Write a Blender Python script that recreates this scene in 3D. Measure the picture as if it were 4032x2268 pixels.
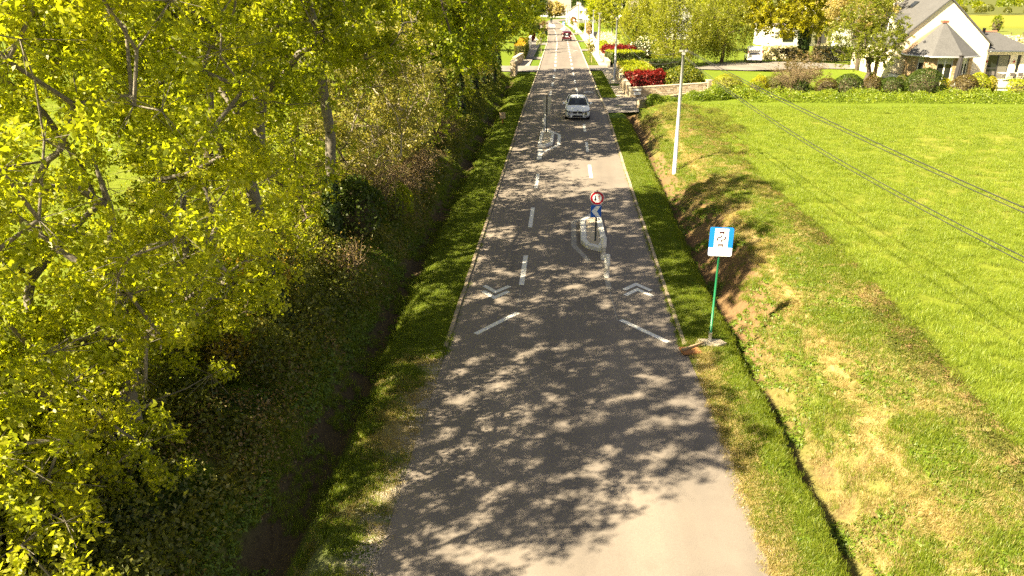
import bpy, math, random
import numpy as np
from mathutils import Vector, Matrix

for o in list(bpy.data.objects): bpy.data.objects.remove(o)
SC = bpy.context.scene
COL = SC.collection
rad = math.radians
PI = math.pi

# ------------------------------------------------------------------ camera, sky, sun, exposure
cam = bpy.data.cameras.new('camera')
camo = bpy.data.objects.new('camera', cam); COL.objects.link(camo)
camo.location = (0, 0, 9.5)
camo.rotation_euler = (rad(90 - 21.637), 0, rad(3.609))
cam.lens = 27.39; cam.sensor_width = 36; cam.clip_end = 3000; cam.clip_start = 0.1
SC.camera = camo

SUN_EL = 42.5
SHADOW_AZ = 31.0            # shadows fall to the right (+X) and a little away (+Y)
dx, dy = math.cos(rad(SHADOW_AZ)), math.sin(rad(SHADOW_AZ))
world = bpy.data.worlds.new('World'); SC.world = world; world.use_nodes = True
nt = world.node_tree; nt.nodes.clear()
wo = nt.nodes.new('ShaderNodeOutputWorld'); bg = nt.nodes.new('ShaderNodeBackground'); sk = nt.nodes.new('ShaderNodeTexSky')
sk.sky_type = 'NISHITA'; sk.sun_disc = False
sk.sun_elevation = rad(SUN_EL); sk.sun_rotation = math.atan2(-dx, -dy)
sk.dust_density = 0.6; sk.air_density = 0.8; sk.ozone_density = 1.0
hs = nt.nodes.new('ShaderNodeHueSaturation'); hs.inputs['Saturation'].default_value = 0.45
wm = nt.nodes.new('ShaderNodeMix'); wm.data_type = 'RGBA'; wm.blend_type = 'MULTIPLY'; wm.inputs[0].default_value = 1
wm.inputs[7].default_value = (0.80, 0.76, 0.72, 1)
nt.links.new(sk.outputs[0], hs.inputs['Color']); nt.links.new(hs.outputs[0], wm.inputs[6])
nt.links.new(wm.outputs[2], bg.inputs[0]); nt.links.new(bg.outputs[0], wo.inputs[0])
bg.inputs[1].default_value = 0.05

sl = bpy.data.lights.new('sun', 'SUN'); slo = bpy.data.objects.new('sun', sl); COL.objects.link(slo)
sl.energy = 5.0; sl.angle = rad(0.55); sl.color = (1.0, 0.86, 0.59)
sd = Vector((dx * math.cos(rad(SUN_EL)), dy * math.cos(rad(SUN_EL)), -math.sin(rad(SUN_EL))))
slo.rotation_euler = sd.to_track_quat('-Z', 'Y').to_euler(); slo.location = (-30, -20, 40)

SC.view_settings.view_transform = 'Standard'; SC.view_settings.look = 'None'
SC.view_settings.gamma = 1.0; SC.view_settings.use_curve_mapping = False
SC.view_settings.exposure = 2.4
try:
    SC.cycles.use_denoising = False
    SC.cycles.max_bounces = 5; SC.cycles.diffuse_bounces = 2; SC.cycles.glossy_bounces = 2; SC.cycles.transmission_bounces = 4; SC.cycles.transparent_max_bounces = 4; SC.cycles.use_adaptive_sampling = False; SC.cycles.use_light_tree = False
    SC.cycles.sample_clamp_indirect = 6.0
except Exception: pass

# ------------------------------------------------------------------ helpers: tagging and linking
def tag(o, label=None, cat=None, group=None, kind=None):
    if label: o['label'] = label
    if cat: o['category'] = cat
    if group: o['group'] = group
    if kind: o['kind'] = kind
    return o
def empty(name, loc=(0, 0, 0), rz=0.0, label=None, cat=None, group=None):
    o = bpy.data.objects.new(name, None); COL.objects.link(o)
    o.empty_display_size = 0.2
    o.location = loc; o.rotation_euler = (0, 0, rz)
    return tag(o, label, cat, group)
def link(name, me, mat=None, parent=None, loc=None, rot=None):
    o = bpy.data.objects.new(name, me); COL.objects.link(o)
    if mat is not None:
        ms = mat if isinstance(mat, (list, tuple)) else [mat]
        if len(me.materials) == 0:
            for m in ms: me.materials.append(m)
    if parent is not None: o.parent = parent
    if loc is not None: o.location = loc
    if rot is not None: o.rotation_euler = rot
    return o
def copy_tree(o, parent=None):
    c = o.copy(); COL.objects.link(c); c.parent = parent
    for ch in list(o.children): copy_tree(ch, c)
    return c

# ------------------------------------------------------------------ helpers: meshes
def np_mesh(name, V, F, smooth=False, tint=None, col=None, mi=None):
    V = np.asarray(V, np.float32); F = np.asarray(F, np.int32)
    me = bpy.data.meshes.new(name)
    n, k = F.shape
    me.vertices.add(len(V)); me.vertices.foreach_set('co', V.ravel())
    me.loops.add(n * k); me.loops.foreach_set('vertex_index', F.ravel())
    me.polygons.add(n); me.polygons.foreach_set('loop_start', np.arange(0, n * k, k, dtype=np.int32))
    me.polygons.foreach_set('loop_total', np.full(n, k, np.int32))
    if smooth: me.polygons.foreach_set('use_smooth', np.ones(n, bool))
    if mi is not None: me.polygons.foreach_set('material_index', np.asarray(mi, np.int32))
    me.update(calc_edges=True)
    if tint is not None:
        a = me.attributes.new('tint', 'FLOAT', 'POINT'); a.data.foreach_set('value', np.asarray(tint, np.float32))
    if col is not None:
        a = me.attributes.new('Col', 'FLOAT_COLOR', 'POINT')
        c4 = np.ones((len(V), 4), np.float32); c4[:, :3] = col
        a.data.foreach_set('color', c4.ravel())
    return me

class MB:
    """collects boxes, tubes, prisms into one mesh"""
    def __init__(s): s.v = []; s.f = []; s.m = []; s.sm = []
    def add(s, vs, fs, mi=0, smooth=False):
        b = len(s.v); s.v += [tuple(v) for v in vs]
        for f in fs: s.f.append([b + i for i in f]); s.m.append(mi); s.sm.append(smooth)
        return s
    def box(s, x0, x1, y0, y1, z0, z1, mi=0, M=None):
        vs = [(x, y, z) for z in (z0, z1) for y in (y0, y1) for x in (x0, x1)]
        if M is not None: vs = [M @ Vector(v) for v in vs]
        return s.add(vs, [(0, 2, 3, 1), (4, 5, 7, 6), (0, 1, 5, 4), (2, 6, 7, 3), (0, 4, 6, 2), (1, 3, 7, 5)], mi)
    def tube(s, pts, rs, n=10, mi=0, cap=True, smooth=True):
        pts = [Vector(p) for p in pts]
        if not isinstance(rs, (list, tuple)): rs = [rs] * len(pts)
        vs = []; fs = []
        for i, p in enumerate(pts):
            d = (pts[min(i + 1, len(pts) - 1)] - pts[max(i - 1, 0)]).normalized()
            a = Vector((0, 0, 1)) if abs(d.z) < .9 else Vector((1, 0, 0))
            u = d.cross(a).normalized(); w = d.cross(u)
            for k in range(n):
                t = 2 * PI * k / n
                vs.append(p + u * (math.cos(t) * rs[i]) + w * (math.sin(t) * rs[i]))
        for i in range(len(pts) - 1):
            for k in range(n):
                k2 = (k + 1) % n
                fs.append((i * n + k, i * n + k2, (i + 1) * n + k2, (i + 1) * n + k))
        s.add(vs, fs, mi, smooth)
        if cap:
            b = len(s.v) - len(vs)
            s.f.append([b + k for k in range(n)]); s.m.append(mi); s.sm.append(False)
            s.f.append([b + (len(pts) - 1) * n + k for k in reversed(range(n))]); s.m.append(mi); s.sm.append(False)
        return s
    def prism(s, poly, z0, z1, mi=0, M=None):
        n = len(poly)
        vs = [(x, y, z0) for x, y in poly] + [(x, y, z1) for x, y in poly]
        if M is not None: vs = [M @ Vector(v) for v in vs]
        fs = [tuple(reversed(range(n))), tuple(range(n, 2 * n))] + [(i, (i + 1) % n, n + (i + 1) % n, n + i) for i in range(n)]
        return s.add(vs, fs, mi)
    def quad(s, a, b, c, d, mi=0): return s.add([a, b, c, d], [(0, 1, 2, 3)], mi)
    def mesh(s, name):
        me = bpy.data.meshes.new(name); me.from_pydata(s.v, [], s.f)
        me.polygons.foreach_set('material_index', s.m); me.polygons.foreach_set('use_smooth', s.sm)
        me.update(); return me
    def build(s, name, mat, parent=None, loc=None, rot=None, bevel=0):
        o = link(name, s.mesh(name), mat, parent, loc, rot)
        if bevel:
            b = o.modifiers.new('bevel', 'BEVEL'); b.width = bevel; b.segments = 2; b.limit_method = 'ANGLE'; b.angle_limit = rad(40)
        return o

_L = np.random.default_rng(99).random((256, 256))
def vnoise(x, y, scale=1.0, off=0.0):
    x = np.asarray(x, float) / scale + 37.3 + off * 17.1; y = np.asarray(y, float) / scale + 91.7 + off * 5.3
    xi = np.floor(x).astype(int); yi = np.floor(y).astype(int); fx = x - xi; fy = y - yi
    fx = fx * fx * (3 - 2 * fx); fy = fy * fy * (3 - 2 * fy)
    g = lambda a, b: _L[a % 256, b % 256]
    return (g(xi, yi) * (1 - fx) + g(xi + 1, yi) * fx) * (1 - fy) + (g(xi, yi + 1) * (1 - fx) + g(xi + 1, yi + 1) * fx) * fy
def sstep(a, b, x):
    t = np.clip((np.asarray(x, float) - a) / (b - a), 0, 1); return t * t * (3 - 2 * t)

# ------------------------------------------------------------------ helpers: materials
MATS = {}
def nodes_of(name):
    m = bpy.data.materials.new(name); m.use_nodes = True
    n = m.node_tree; n.nodes.clear()
    out = n.nodes.new('ShaderNodeOutputMaterial')
    return m, n, out
def noise_node(n, coord, scale, detail=4, rough=.6):
    t = n.nodes.new('ShaderNodeTexNoise'); t.inputs['Scale'].default_value = scale; t.inputs['Detail'].default_value = detail; t.inputs['Roughness'].default_value = rough
    if coord is not None: n.links.new(coord, t.inputs['Vector'])
    return t
def mixc(n, fac, a, b, blend='MIX'):
    x = n.nodes.new('ShaderNodeMix'); x.data_type = 'RGBA'; x.blend_type = blend
    if isinstance(fac, (int, float)): x.inputs[0].default_value = fac
    else: n.links.new(fac, x.inputs[0])
    for sock, v in ((x.inputs[6], a), (x.inputs[7], b)):
        if isinstance(v, (tuple, list)): sock.default_value = (v[0], v[1], v[2], 1)
        else: n.links.new(v, sock)
    return x.outputs[2]
def ramp(n, fac, stops):
    r = n.nodes.new('ShaderNodeValToRGB')
    while len(r.color_ramp.elements) < len(stops): r.color_ramp.elements.new(0.5)
    for e, (p, c) in zip(r.color_ramp.elements, stops): e.position = p; e.color = (c[0], c[1], c[2], 1)
    n.links.new(fac, r.inputs[0]); return r.outputs[0]
def surf(name, col, rough=.8, var=.25, scale=3.0, fine=40.0, fvar=.15, bump=0.0, bscale=30.0, metallic=0.0, spec=.3, col2=None, coat=0.0):
    """plain surface: base colour with two scales of noise"""
    if name in MATS: return MATS[name]
    m, n, out = nodes_of(name)
    b = n.nodes.new('ShaderNodeBsdfPrincipled'); tc = n.nodes.new('ShaderNodeTexCoord').outputs['Object']
    c2 = col2 or tuple(c * (1 - var) for c in col); c1 = tuple(min(1, c * (1 + var * .5)) for c in col) if not col2 else col
    a = noise_node(n, tc, scale, 5); c = mixc(n, a.outputs[0], c1, c2)
    if fvar:
        f = noise_node(n, tc, fine, 3)
        g = ramp(n, f.outputs[0], [(0.3, (1 - fvar,) * 3), (0.7, (1 + fvar * .4,) * 3)])
        c = mixc(n, 1.0, c, g, 'MULTIPLY')
    n.links.new(c, b.inputs['Base Color'])
    b.inputs['Roughness'].default_value = rough; b.inputs['Metallic'].default_value = metallic
    b.inputs['Specular IOR Level'].default_value = spec; b.inputs['Coat Weight'].default_value = coat
    if bump:
        bt = noise_node(n, tc, bscale, 4); bp = n.nodes.new('ShaderNodeBump'); bp.inputs['Strength'].default_value = bump; bp.inputs['Distance'].default_value = .02
        n.links.new(bt.outputs[0], bp.inputs['Height']); n.links.new(bp.outputs[0], b.inputs['Normal'])
    n.links.new(b.outputs[0], out.inputs[0]); MATS[name] = m; return m
def flat(name, col, rough=.5, metallic=0, spec=.4): return surf(name, col, rough, var=.06, fvar=.05, metallic=metallic, spec=spec)
def leafmat(name, c0, c1, c2, trans=.4, rnd=.25):
    """leaf colours run along the per-leaf attribute 'tint'; light passes through"""
    if name in MATS: return MATS[name]
    m, n, out = nodes_of(name)
    at = n.nodes.new('ShaderNodeAttribute'); at.attribute_name = 'tint'
    oi = n.nodes.new('ShaderNodeObjectInfo')
    ad = n.nodes.new('ShaderNodeMath'); ad.operation = 'MULTIPLY_ADD'; n.links.new(oi.outputs['Random'], ad.inputs[0]); ad.inputs[1].default_value = rnd; n.links.new(at.outputs['Fac'], ad.inputs[2])
    sb = n.nodes.new('ShaderNodeMath'); sb.operation = 'SUBTRACT'; n.links.new(ad.outputs[0], sb.inputs[0]); sb.inputs[1].default_value = rnd * .5
    c = ramp(n, sb.outputs[0], [(0.0, c0), (0.5, c1), (1.0, c2)])
    d = n.nodes.new('ShaderNodeBsdfDiffuse'); t = n.nodes.new('ShaderNodeBsdfTranslucent'); g = n.nodes.new('ShaderNodeBsdfGlossy'); g.inputs['Roughness'].default_value = .45
    n.links.new(c, d.inputs[0])
    tcn = mixc(n, 1.0, c, (2.2, 2.2, .95), 'MULTIPLY'); n.links.new(tcn, t.inputs[0])
    g.inputs[0].default_value = (.9, .9, .8, 1)
    m1 = n.nodes.new('ShaderNodeMixShader'); m1.inputs[0].default_value = trans; n.links.new(d.outputs[0], m1.inputs[1]); n.links.new(t.outputs[0], m1.inputs[2])
    m2 = n.nodes.new('ShaderNodeMixShader'); m2.inputs[0].default_value = .022; n.links.new(m1.outputs[0], m2.inputs[1]); n.links.new(g.outputs[0], m2.inputs[2])
    n.links.new(m2.outputs[0], out.inputs[0]); MATS[name] = m; return m
def glassmat(name, col=(.03, .035, .04), alpha=None, rough=.03):
    if name in MATS: return MATS[name]
    m, n, out = nodes_of(name)
    b = n.nodes.new('ShaderNodeBsdfPrincipled'); b.inputs['Base Color'].default_value = (*col, 1); b.inputs['Roughness'].default_value = rough; b.inputs['Specular IOR Level'].default_value = .6
    if alpha is None: n.links.new(b.outputs[0], out.inputs[0])
    else:
        t = n.nodes.new('ShaderNodeBsdfTransparent'); t.inputs[0].default_value = (.55, .6, .6, 1)
        x = n.nodes.new('ShaderNodeMixShader'); x.inputs[0].default_value = alpha; n.links.new(t.outputs[0], x.inputs[1]); n.links.new(b.outputs[0], x.inputs[2]); n.links.new(x.outputs[0], out.inputs[0])
    MATS[name] = m; return m

def ground_material():
    m, n, out = nodes_of('ground_soil_and_turf')
    b = n.nodes.new('ShaderNodeBsdfPrincipled'); tc = n.nodes.new('ShaderNodeTexCoord').outputs['Object']
    at = n.nodes.new('ShaderNodeAttribute'); at.attribute_name = 'Col'
    f = noise_node(n, tc, 9, 8, .7); g = ramp(n, f.outputs[0], [(.3, (.55, .52, .5)), (.5, (1, 1, 1)), (.72, (1.25, 1.2, 1.1))])
    c = mixc(n, 1.0, at.outputs['Color'], g, 'MULTIPLY')
    f2 = noise_node(n, tc, 60, 4, .7); g2 = ramp(n, f2.outputs[0], [(.3, (.7, .7, .68)), (.7, (1.15, 1.15, 1.1))])
    c = mixc(n, 1.0, c, g2, 'MULTIPLY')
    n.links.new(c, b.inputs['Base Color']); b.inputs['Roughness'].default_value = .95; b.inputs['Specular IOR Level'].default_value = .1
    bp = n.nodes.new('ShaderNodeBump'); bp.inputs['Strength'].default_value = .6; bp.inputs['Distance'].default_value = .05; n.links.new(f.outputs[0], bp.inputs['Height']); n.links.new(bp.outputs[0], b.inputs['Normal'])
    n.links.new(b.outputs[0], out.inputs[0]); return m
def asphalt_material(name, c1, c2):
    m, n, out = nodes_of(name)
    b = n.nodes.new('ShaderNodeBsdfPrincipled'); tc = n.nodes.new('ShaderNodeTexCoord').outputs['Object']
    mp = n.nodes.new('ShaderNodeMapping'); mp.inputs['Scale'].default_value = (1.0, .12, 1); n.links.new(tc, mp.inputs[0])
    a = noise_node(n, mp.outputs[0], .8, 5, .6)
    c = mixc(n, ramp(n, a.outputs[0], [(.3, (0, 0, 0)), (.7, (1, 1, 1))]), c1, c2)
    blot = noise_node(n, tc, .45, 6, .7); c = mixc(n, 1.0, c, ramp(n, blot.outputs[0], [(.32, (.86, .86, .86)), (.5, (1, 1, 1)), (.68, (1.07, 1.06, 1.04))]), 'MULTIPLY')
    wv = n.nodes.new('ShaderNodeTexNoise'); wv.inputs['Scale'].default_value = 1.0; wv.inputs['Detail'].default_value = 2
    mw = n.nodes.new('ShaderNodeMapping'); mw.inputs['Scale'].default_value = (.9, .012, 1); n.links.new(tc, mw.inputs[0]); n.links.new(mw.outputs[0], wv.inputs['Vector'])
    c = mixc(n, 1.0, c, ramp(n, wv.outputs[0], [(.35, (.88, .88, .88)), (.5, (1, 1, 1)), (.65, (1.1, 1.09, 1.07))]), 'MULTIPLY')
    f = noise_node(n, tc, 55, 3, .8); c = mixc(n, 1.0, c, ramp(n, f.outputs[0], [(.28, (.80, .80, .80)), (.5, (1, 1, 1)), (.72, (1.16, 1.15, 1.14))]), 'MULTIPLY')
    vo = n.nodes.new('ShaderNodeTexVoronoi'); vo.inputs['Scale'].default_value = 1.1; n.links.new(tc, vo.inputs[0])
    c = mixc(n, 1.0, c, ramp(n, vo.outputs['Distance'], [(.012, (.35, .33, .32)), (.03, (1, 1, 1))]), 'MULTIPLY')
    n.links.new(c, b.inputs['Base Color']); b.inputs['Roughness'].default_value = .82; b.inputs['Specular IOR Level'].default_value = .25
    bp = n.nodes.new('ShaderNodeBump'); bp.inputs['Strength'].default_value = .35; bp.inputs['Distance'].default_value = .01; n.links.new(f.outputs[0], bp.inputs['Height']); n.links.new(bp.outputs[0], b.inputs['Normal'])
    n.links.new(b.outputs[0], out.inputs[0]); return m
def paint_material(name, col, wear_col, amount=.5):
    m, n, out = nodes_of(name)
    b = n.nodes.new('ShaderNodeBsdfPrincipled'); tc = n.nodes.new('ShaderNodeTexCoord').outputs['Object']
    f = noise_node(n, tc, 14, 8, .75)
    c = mixc(n, ramp(n, f.outputs[0], [(amount, (0, 0, 0)), (amount + .1, (1, 1, 1))]), col, wear_col)
    n.links.new(c, b.inputs['Base Color']); b.inputs['Roughness'].default_value = .7
    n.links.new(b.outputs[0], out.inputs[0]); return m

M_GROUND = ground_material()
M_ASPH = asphalt_material('asphalt_sunbleached', (.190, .162, .139), (.153, .132, .115))
M_DRIVE = asphalt_material('driveway_asphalt', (.20, .18, .16), (.155, .14, .125))
M_PAINT = paint_material('road_paint_white', (.68, .66, .62), (.32, .29, .26), .52)
M_PAINTOLD = paint_material('road_paint_worn', (.36, .33, .29), (.21, .19, .165), .42)
M_KERB = surf('kerb_stone', (.36, .29, .21), .9, .35, 2.5, 25, .25)
M_PAVE = surf('pavement_sand_concrete', (.46, .40, .30), .9, .18, 1.2, 30, .15)
M_TAR = surf('tar_seam_black', (.05, .045, .04), .7)
M_BARK = surf('oak_bark_lichen', (.26, .235, .19), .95, scale=6, col2=(.075, .06, .045), fine=30, fvar=.4, bump=.6, bscale=18)
M_BARKD = surf('dark_bark', (.13, .10, .075), .95, scale=6, col2=(.06, .048, .035), fine=30, fvar=.3)
M_TWIG = surf('bare_twigs', (.30, .225, .13), .95, scale=3, col2=(.17, .12, .07))
M_OAK = leafmat('oak_spring_leaves', (.09, .114, .006), (.218, .246, .010), (.36, .350, .020), .56)
M_OAKG = leafmat('oak_green_leaves', (.07, .103, .005), (.178, .217, .008), (.30, .308, .015), .56)
M_BIRCH = leafmat('pale_young_leaves', (.11, .11, .02), (.20, .19, .035), (.32, .28, .07), .4)
M_WILLOW = leafmat('willow_leaves', (.11, .13, .012), (.20, .215, .018), (.32, .31, .03), .42)
M_YELLOW = leafmat('yellow_oak_leaves', (.16, .155, .008), (.29, .275, .010), (.42, .37, .015), .42)
M_DKLEAF = leafmat('dark_green_leaves', (.018, .034, .006), (.042, .066, .009), (.09, .12, .014), .3)
M_IVY = leafmat('ivy_leaves', (.012, .025, .006), (.03, .055, .010), (.08, .11, .02), .2)
M_BRAMBLE = leafmat('bramble_leaves', (.055, .065, .012), (.12, .135, .02), (.24, .21, .045), .42)
M_RED = leafmat('red_photinia_leaves', (.05, .006, .005), (.15, .010, .010), (.32, .03, .025), .25)
M_WHITEBL = leafmat('white_blossom', (.18, .2, .05), (.55, .50, .36), (.78, .72, .58), .3)
M_BEIGE = leafmat('pale_blossom_hedge_leaves', (.20, .17, .05), (.36, .29, .11), (.52, .43, .22), .35)
M_LIME = leafmat('lime_hedge_leaves', (.12, .16, .008), (.25, .28, .012), (.40, .38, .02), .4)
M_GORSE = leafmat('gorse_flowers', (.07, .08, .01), (.22, .17, .01), (.55, .36, .01), .3)
M_BROWNL = leafmat('brown_clipped_leaves', (.045, .035, .012), (.095, .07, .022), (.16, .12, .035), .3)
M_DRYLEAF = leafmat('dry_stems_and_leaves', (.12, .08, .035), (.23, .155, .07), (.36, .26, .13), .35)
M_GRASS = leafmat('field_grass_blades', (.10, .14, .012), (.18, .235, .020), (.31, .345, .045), .45)
M_LAWN = leafmat('verge_grass_blades', (.07, .11, .008), (.13, .175, .012), (.23, .245, .03), .4)
M_STRAW = leafmat('dry_grass_blades', (.17, .14, .035), (.29, .23, .08), (.44, .35, .16), .35)
M_WEED = leafmat('weed_leaves', (.05, .09, .008), (.10, .155, .012), (.18, .225, .02), .35)
M_TRUNKIN = surf('inner_twigs', (.07, .055, .03), .95, scale=8)

# ------------------------------------------------------------------ terrain
LX = np.array([-900, -60, -14, -10.5, -8.6, -7.4, -6.5, -5.8, -5.35, -4.95, -4.5, -4.0, -3.2, -2.9])
LZ = np.array([.8, .8, .62, .75, 1.0, .95, .45, -.3, -.62, -.55, -.12, 0, 0, -.06])
RX = np.array([3.2, 3.5, 4.6, 4.92, 5.15, 5.42, 6.1, 7.0, 8.0, 9.0, 10.5, 14, 900])
RZ = np.array([-.06, 0, -.04, -.45, -.72, -.5, .26, .68, .82, .74, .55, .5, .5])
def base_z(y):
    y = np.asarray(y, float); t = np.clip(y, 85, 640)
    return np.where(t < 95, -.027 * (t - 85) ** 2 / 20, -.027 * (t - 90))
def ground_z(x, y, rough=True):
    x = np.asarray(x, float); y = np.asarray(y, float)
    wob = (vnoise(0 * x + 3, y, 9) - .5) * .35 + (vnoise(0 * x + 8, y, 1.7) - .5) * .14
    nearL = 1 - sstep(16, 20, y)
    xl = x + wob * (1 - sstep(-4.4, -3.6, x)) + nearL * .35 * sstep(-3.2, -4.6, x) * (-1)
    zl = np.interp(xl, LX, LZ) * (1 - sstep(80, 86, y))
    xr = x - nearL * .36 * (1 - .5 * sstep(4.2, 5.2, x)) + wob * .8 * sstep(3.9, 4.6, x) - (.16 + .14 * nearL) * sstep(5.25, 6.0, x)
    zr = np.interp(xr, RX, RZ)
    yc = 60.8 + np.clip(x - 6, 0, 8) * .7
    near_road = 1 - sstep(0, 1, (y - yc + 1.3) / 2.4)
    zr = zr * ((1 - sstep(9, 15, x)) * near_road + sstep(9, 15, x) * (1 - sstep(56, 66, y) * .45))
    zr = np.where(y > 88, zr * (1 - sstep(88, 96, y)), zr)
    hump = np.exp(-((y - 27) / 6.5) ** 2) * sstep(5.5, 6.9, x) * (1 - sstep(8.6, 10.5, x))
    zr = zr + .42 * hump
    garden = .5 * sstep(22, 29, x) * sstep(70, 76, y) * (1 - sstep(92, 110, y))
    z = np.where(x < 0, zl, zr + garden)
    if rough:
        off = np.clip(np.minimum(np.abs(x + 3.0), np.abs(x - 3.5)) / .8, 0, 1) * np.where((x > -3.0) & (x < 3.5), 0, 1) * (1 - sstep(84, 90, y))
        z = z + off * ((vnoise(x, y, 1.1) - .5) * .12 + (vnoise(x, y, .35, 2) - .5) * .07)
    z = np.where((x > -3.02) & (x < 3.47 + .36 * nearL), -.06, z)
    z = np.where(y > 86, z - .05, z)
    return z + base_z(y)
def gz1(x, y): return float(ground_z(np.array([x]), np.array([y]))[0])

C = lambda *a: np.array(a)
def lerp3(a, b, t): return a * (1 - t[:, None]) + b * t[:, None]
def ground_col(x, y):
    n1 = vnoise(x, y, 1.6); n2 = vnoise(x, y, .5, 1); n3 = vnoise(x, y, 5, 2); n4 = vnoise(x, y, .22, 3)
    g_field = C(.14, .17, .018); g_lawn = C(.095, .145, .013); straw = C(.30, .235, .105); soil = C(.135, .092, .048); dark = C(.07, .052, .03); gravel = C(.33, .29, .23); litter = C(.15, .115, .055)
    c = np.tile(g_lawn, (len(x), 1)) * (0.8 + .4 * n1[:, None])
    def blend(c, col, w): return lerp3(c, np.tile(col, (len(x), 1)), np.clip(w, 0, 1))
    row = 1 - sstep(80, 88, y)
    # left
    c = blend(c, g_field, (x < -9.5) * row)
    c = blend(c, litter, sstep(-10.5, -9, x) * (x < -4.9) * row * (.55 + .45 * n2))
    c = blend(c, g_lawn * .8, (x > -10) * (x < -5.6) * row * sstep(.5, .75, n1))
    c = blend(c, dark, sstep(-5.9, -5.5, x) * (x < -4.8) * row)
    near = (1 - sstep(17.5, 19.5, y))
    c = blend(c, gravel, (x > -4.7) * (x < -2.8) * near * (.35 + .65 * sstep(-3.9, -3.3, x)) * sstep(.3, .6, n2 * .6 + n4 * .4))
    c = blend(c, straw, (x > -4.7) * (x < -2.8) * near * sstep(.5, .7, n1) * .6)
    # right
    c = blend(c, straw, (x > 3.4) * (x < 5) * near * (1 - .85 * sstep(4.1, 4.5, x + .3 * n2)) * (.5 + .5 * n2))
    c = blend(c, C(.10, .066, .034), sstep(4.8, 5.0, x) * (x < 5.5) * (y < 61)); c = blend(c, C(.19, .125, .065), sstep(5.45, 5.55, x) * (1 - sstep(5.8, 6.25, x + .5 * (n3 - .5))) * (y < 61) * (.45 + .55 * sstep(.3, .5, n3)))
    bank = sstep(5.5, 5.9, x) * (1 - sstep(8.9, 9.4, x)) * (1 - sstep(55, 59, y))
    c = blend(c, lerp3(np.tile(straw * .85, (len(x), 1)), np.tile(g_lawn, (len(x), 1)), np.clip((n1 - .3) * 2.2, 0, 1)) if False else straw * .75, bank * (.2 + .55 * sstep(.4, .7, n1)))
    c = blend(c, soil, bank * sstep(.55, .8, n2) * (x < 7) * .8)
    c = blend(c, soil * 1.1, (x > 5.3) * (x < 6.6) * sstep(.45, .6, n3) * (y < 56) * .85)
    c = blend(c, C(.165, .10, .052), np.exp(-((y - 28) / 8) ** 4) * sstep(5.2, 5.5, x) * (1 - sstep(6.5, 7.0, x + .6 * (n1 - .5))) * (.6 + .4 * n2))
    path = np.exp(-((x - 6.95 - .25 * (vnoise(0 * x, y, 6) - .5)) / .28) ** 2) * (y < 50)
    c = blend(c, straw * 1.05, path * (.6 + .4 * n2))
    fld = sstep(9.2, 9.7, x + .5 * n1) * (1 - sstep(58, 63, y))
    c = blend(c, g_field, fld)
    c = blend(c, C(.20, .20, .04), fld * sstep(.4, .8, n3) * .8)
    # gardens and far land
    c = blend(c, C(.12, .165, .014), (y > 62) * (np.abs(x) > 6) * 1.0)
    c = blend(c, C(.22, .21, .03), sstep(255, 275, y + .3 * x * 0) * (x > 60) * (y < 560))
    c = blend(c, C(.16, .18, .04), (y > 115) * (y < 262) * (x > 55) * (.5 + .5 * n3))
    c = blend(c, C(.1, .11, .03), (y > 560) * 1.0)
    return c
xs = np.unique(np.concatenate([np.array([-900, -600, -400, -250, -160, -110, -80, -60, -45, -35, -28, -22, -18]), np.arange(-15.5, -2.8, .18), np.array([-2.6, -1.5, 0, 1.5, 3.0]), np.arange(3.2, 11.5, .15), np.arange(11.8, 20, .5), np.arange(20, 60, 2.5), np.array([70, 90, 120, 160, 220, 300, 420, 600, 900])]))
ys = np.unique(np.concatenate([np.array([-60, -30, -10, 0, 4, 7]), np.arange(8.5, 32, .2), np.arange(32, 62, .4), np.arange(62, 100, 1.0), np.arange(100, 180, 6), np.array([200, 230, 260, 263, 300, 350, 400, 450, 500, 540, 600, 700, 900, 1300])]))
gx, gy = np.meshgrid(xs, ys); fx_, fy_ = gx.ravel(), gy.ravel()
GV = np.stack([fx_, fy_, ground_z(fx_, fy_)], 1)
nx, ny = len(xs), len(ys)
ii, jj = np.meshgrid(np.arange(nx - 1), np.arange(ny - 1)); a = (jj * nx + ii).ravel()
GF = np.stack([a, a + 1, a + 1 + nx, a + nx], 1)
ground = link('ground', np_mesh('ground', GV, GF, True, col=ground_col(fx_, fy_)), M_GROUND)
tag(ground, 'grassy ground with ditches, banks and the meadow beside the road', kind='structure')

# ------------------------------------------------------------------ road
LE = [(-3.05, -60), (-3.05, 17), (-3.0, 19), (-2.95, 40), (-2.95, 62), (-2.75, 76), (-2.65, 90), (-2.83, 120), (-2.95, 154), (-3.7, 203), (-4.13, 221), (-4.9, 241), (-6.2, 290), (-6.95, 326), (-6.83, 348), (-4.2, 380), (1.1, 403), (14, 418), (70, 450)]
RE = [(3.8, -60), (3.8, 16.5), (3.5, 19.3), (3.4, 40), (3.4, 62), (3.1, 76), (2.93, 90), (2.8, 120), (2.66, 154), (2.2, 203), (1.85, 221), (1.4, 241), (-.42, 290), (-2.16, 326), (-1.77, 343), (1.0, 361), (6, 372), (17, 384), (72, 412)]
def edge_at(E, y):
    return float(np.interp(y, [p[1] for p in E[:14]], [p[0] for p in E[:14]]))
rl, rr = [], []
for y in list(np.arange(-60, 90, 3)) + list(np.arange(90, 326, 4)):
    rl.append((edge_at(LE, y), y)); rr.append((edge_at(RE, y), y))
rl += LE[13:]; rr += RE[13:]
NW = 8
RV, RF = [], []
for p, q in zip(rl, rr):
    for k in range(NW + 1):
        t = k / NW; x = p[0] * (1 - t) + q[0] * t; y = p[1] * (1 - t) + q[1] * t
        RV.append((x, y, float(base_z(y)) + .012 - .02 * (2 * t - 1) ** 2))
for i in range(len(rl) - 1):
    for k in range(NW):
        b = i * (NW + 1) + k; RF.append((b, b + 1, b + NW + 2, b + NW + 1))
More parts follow.
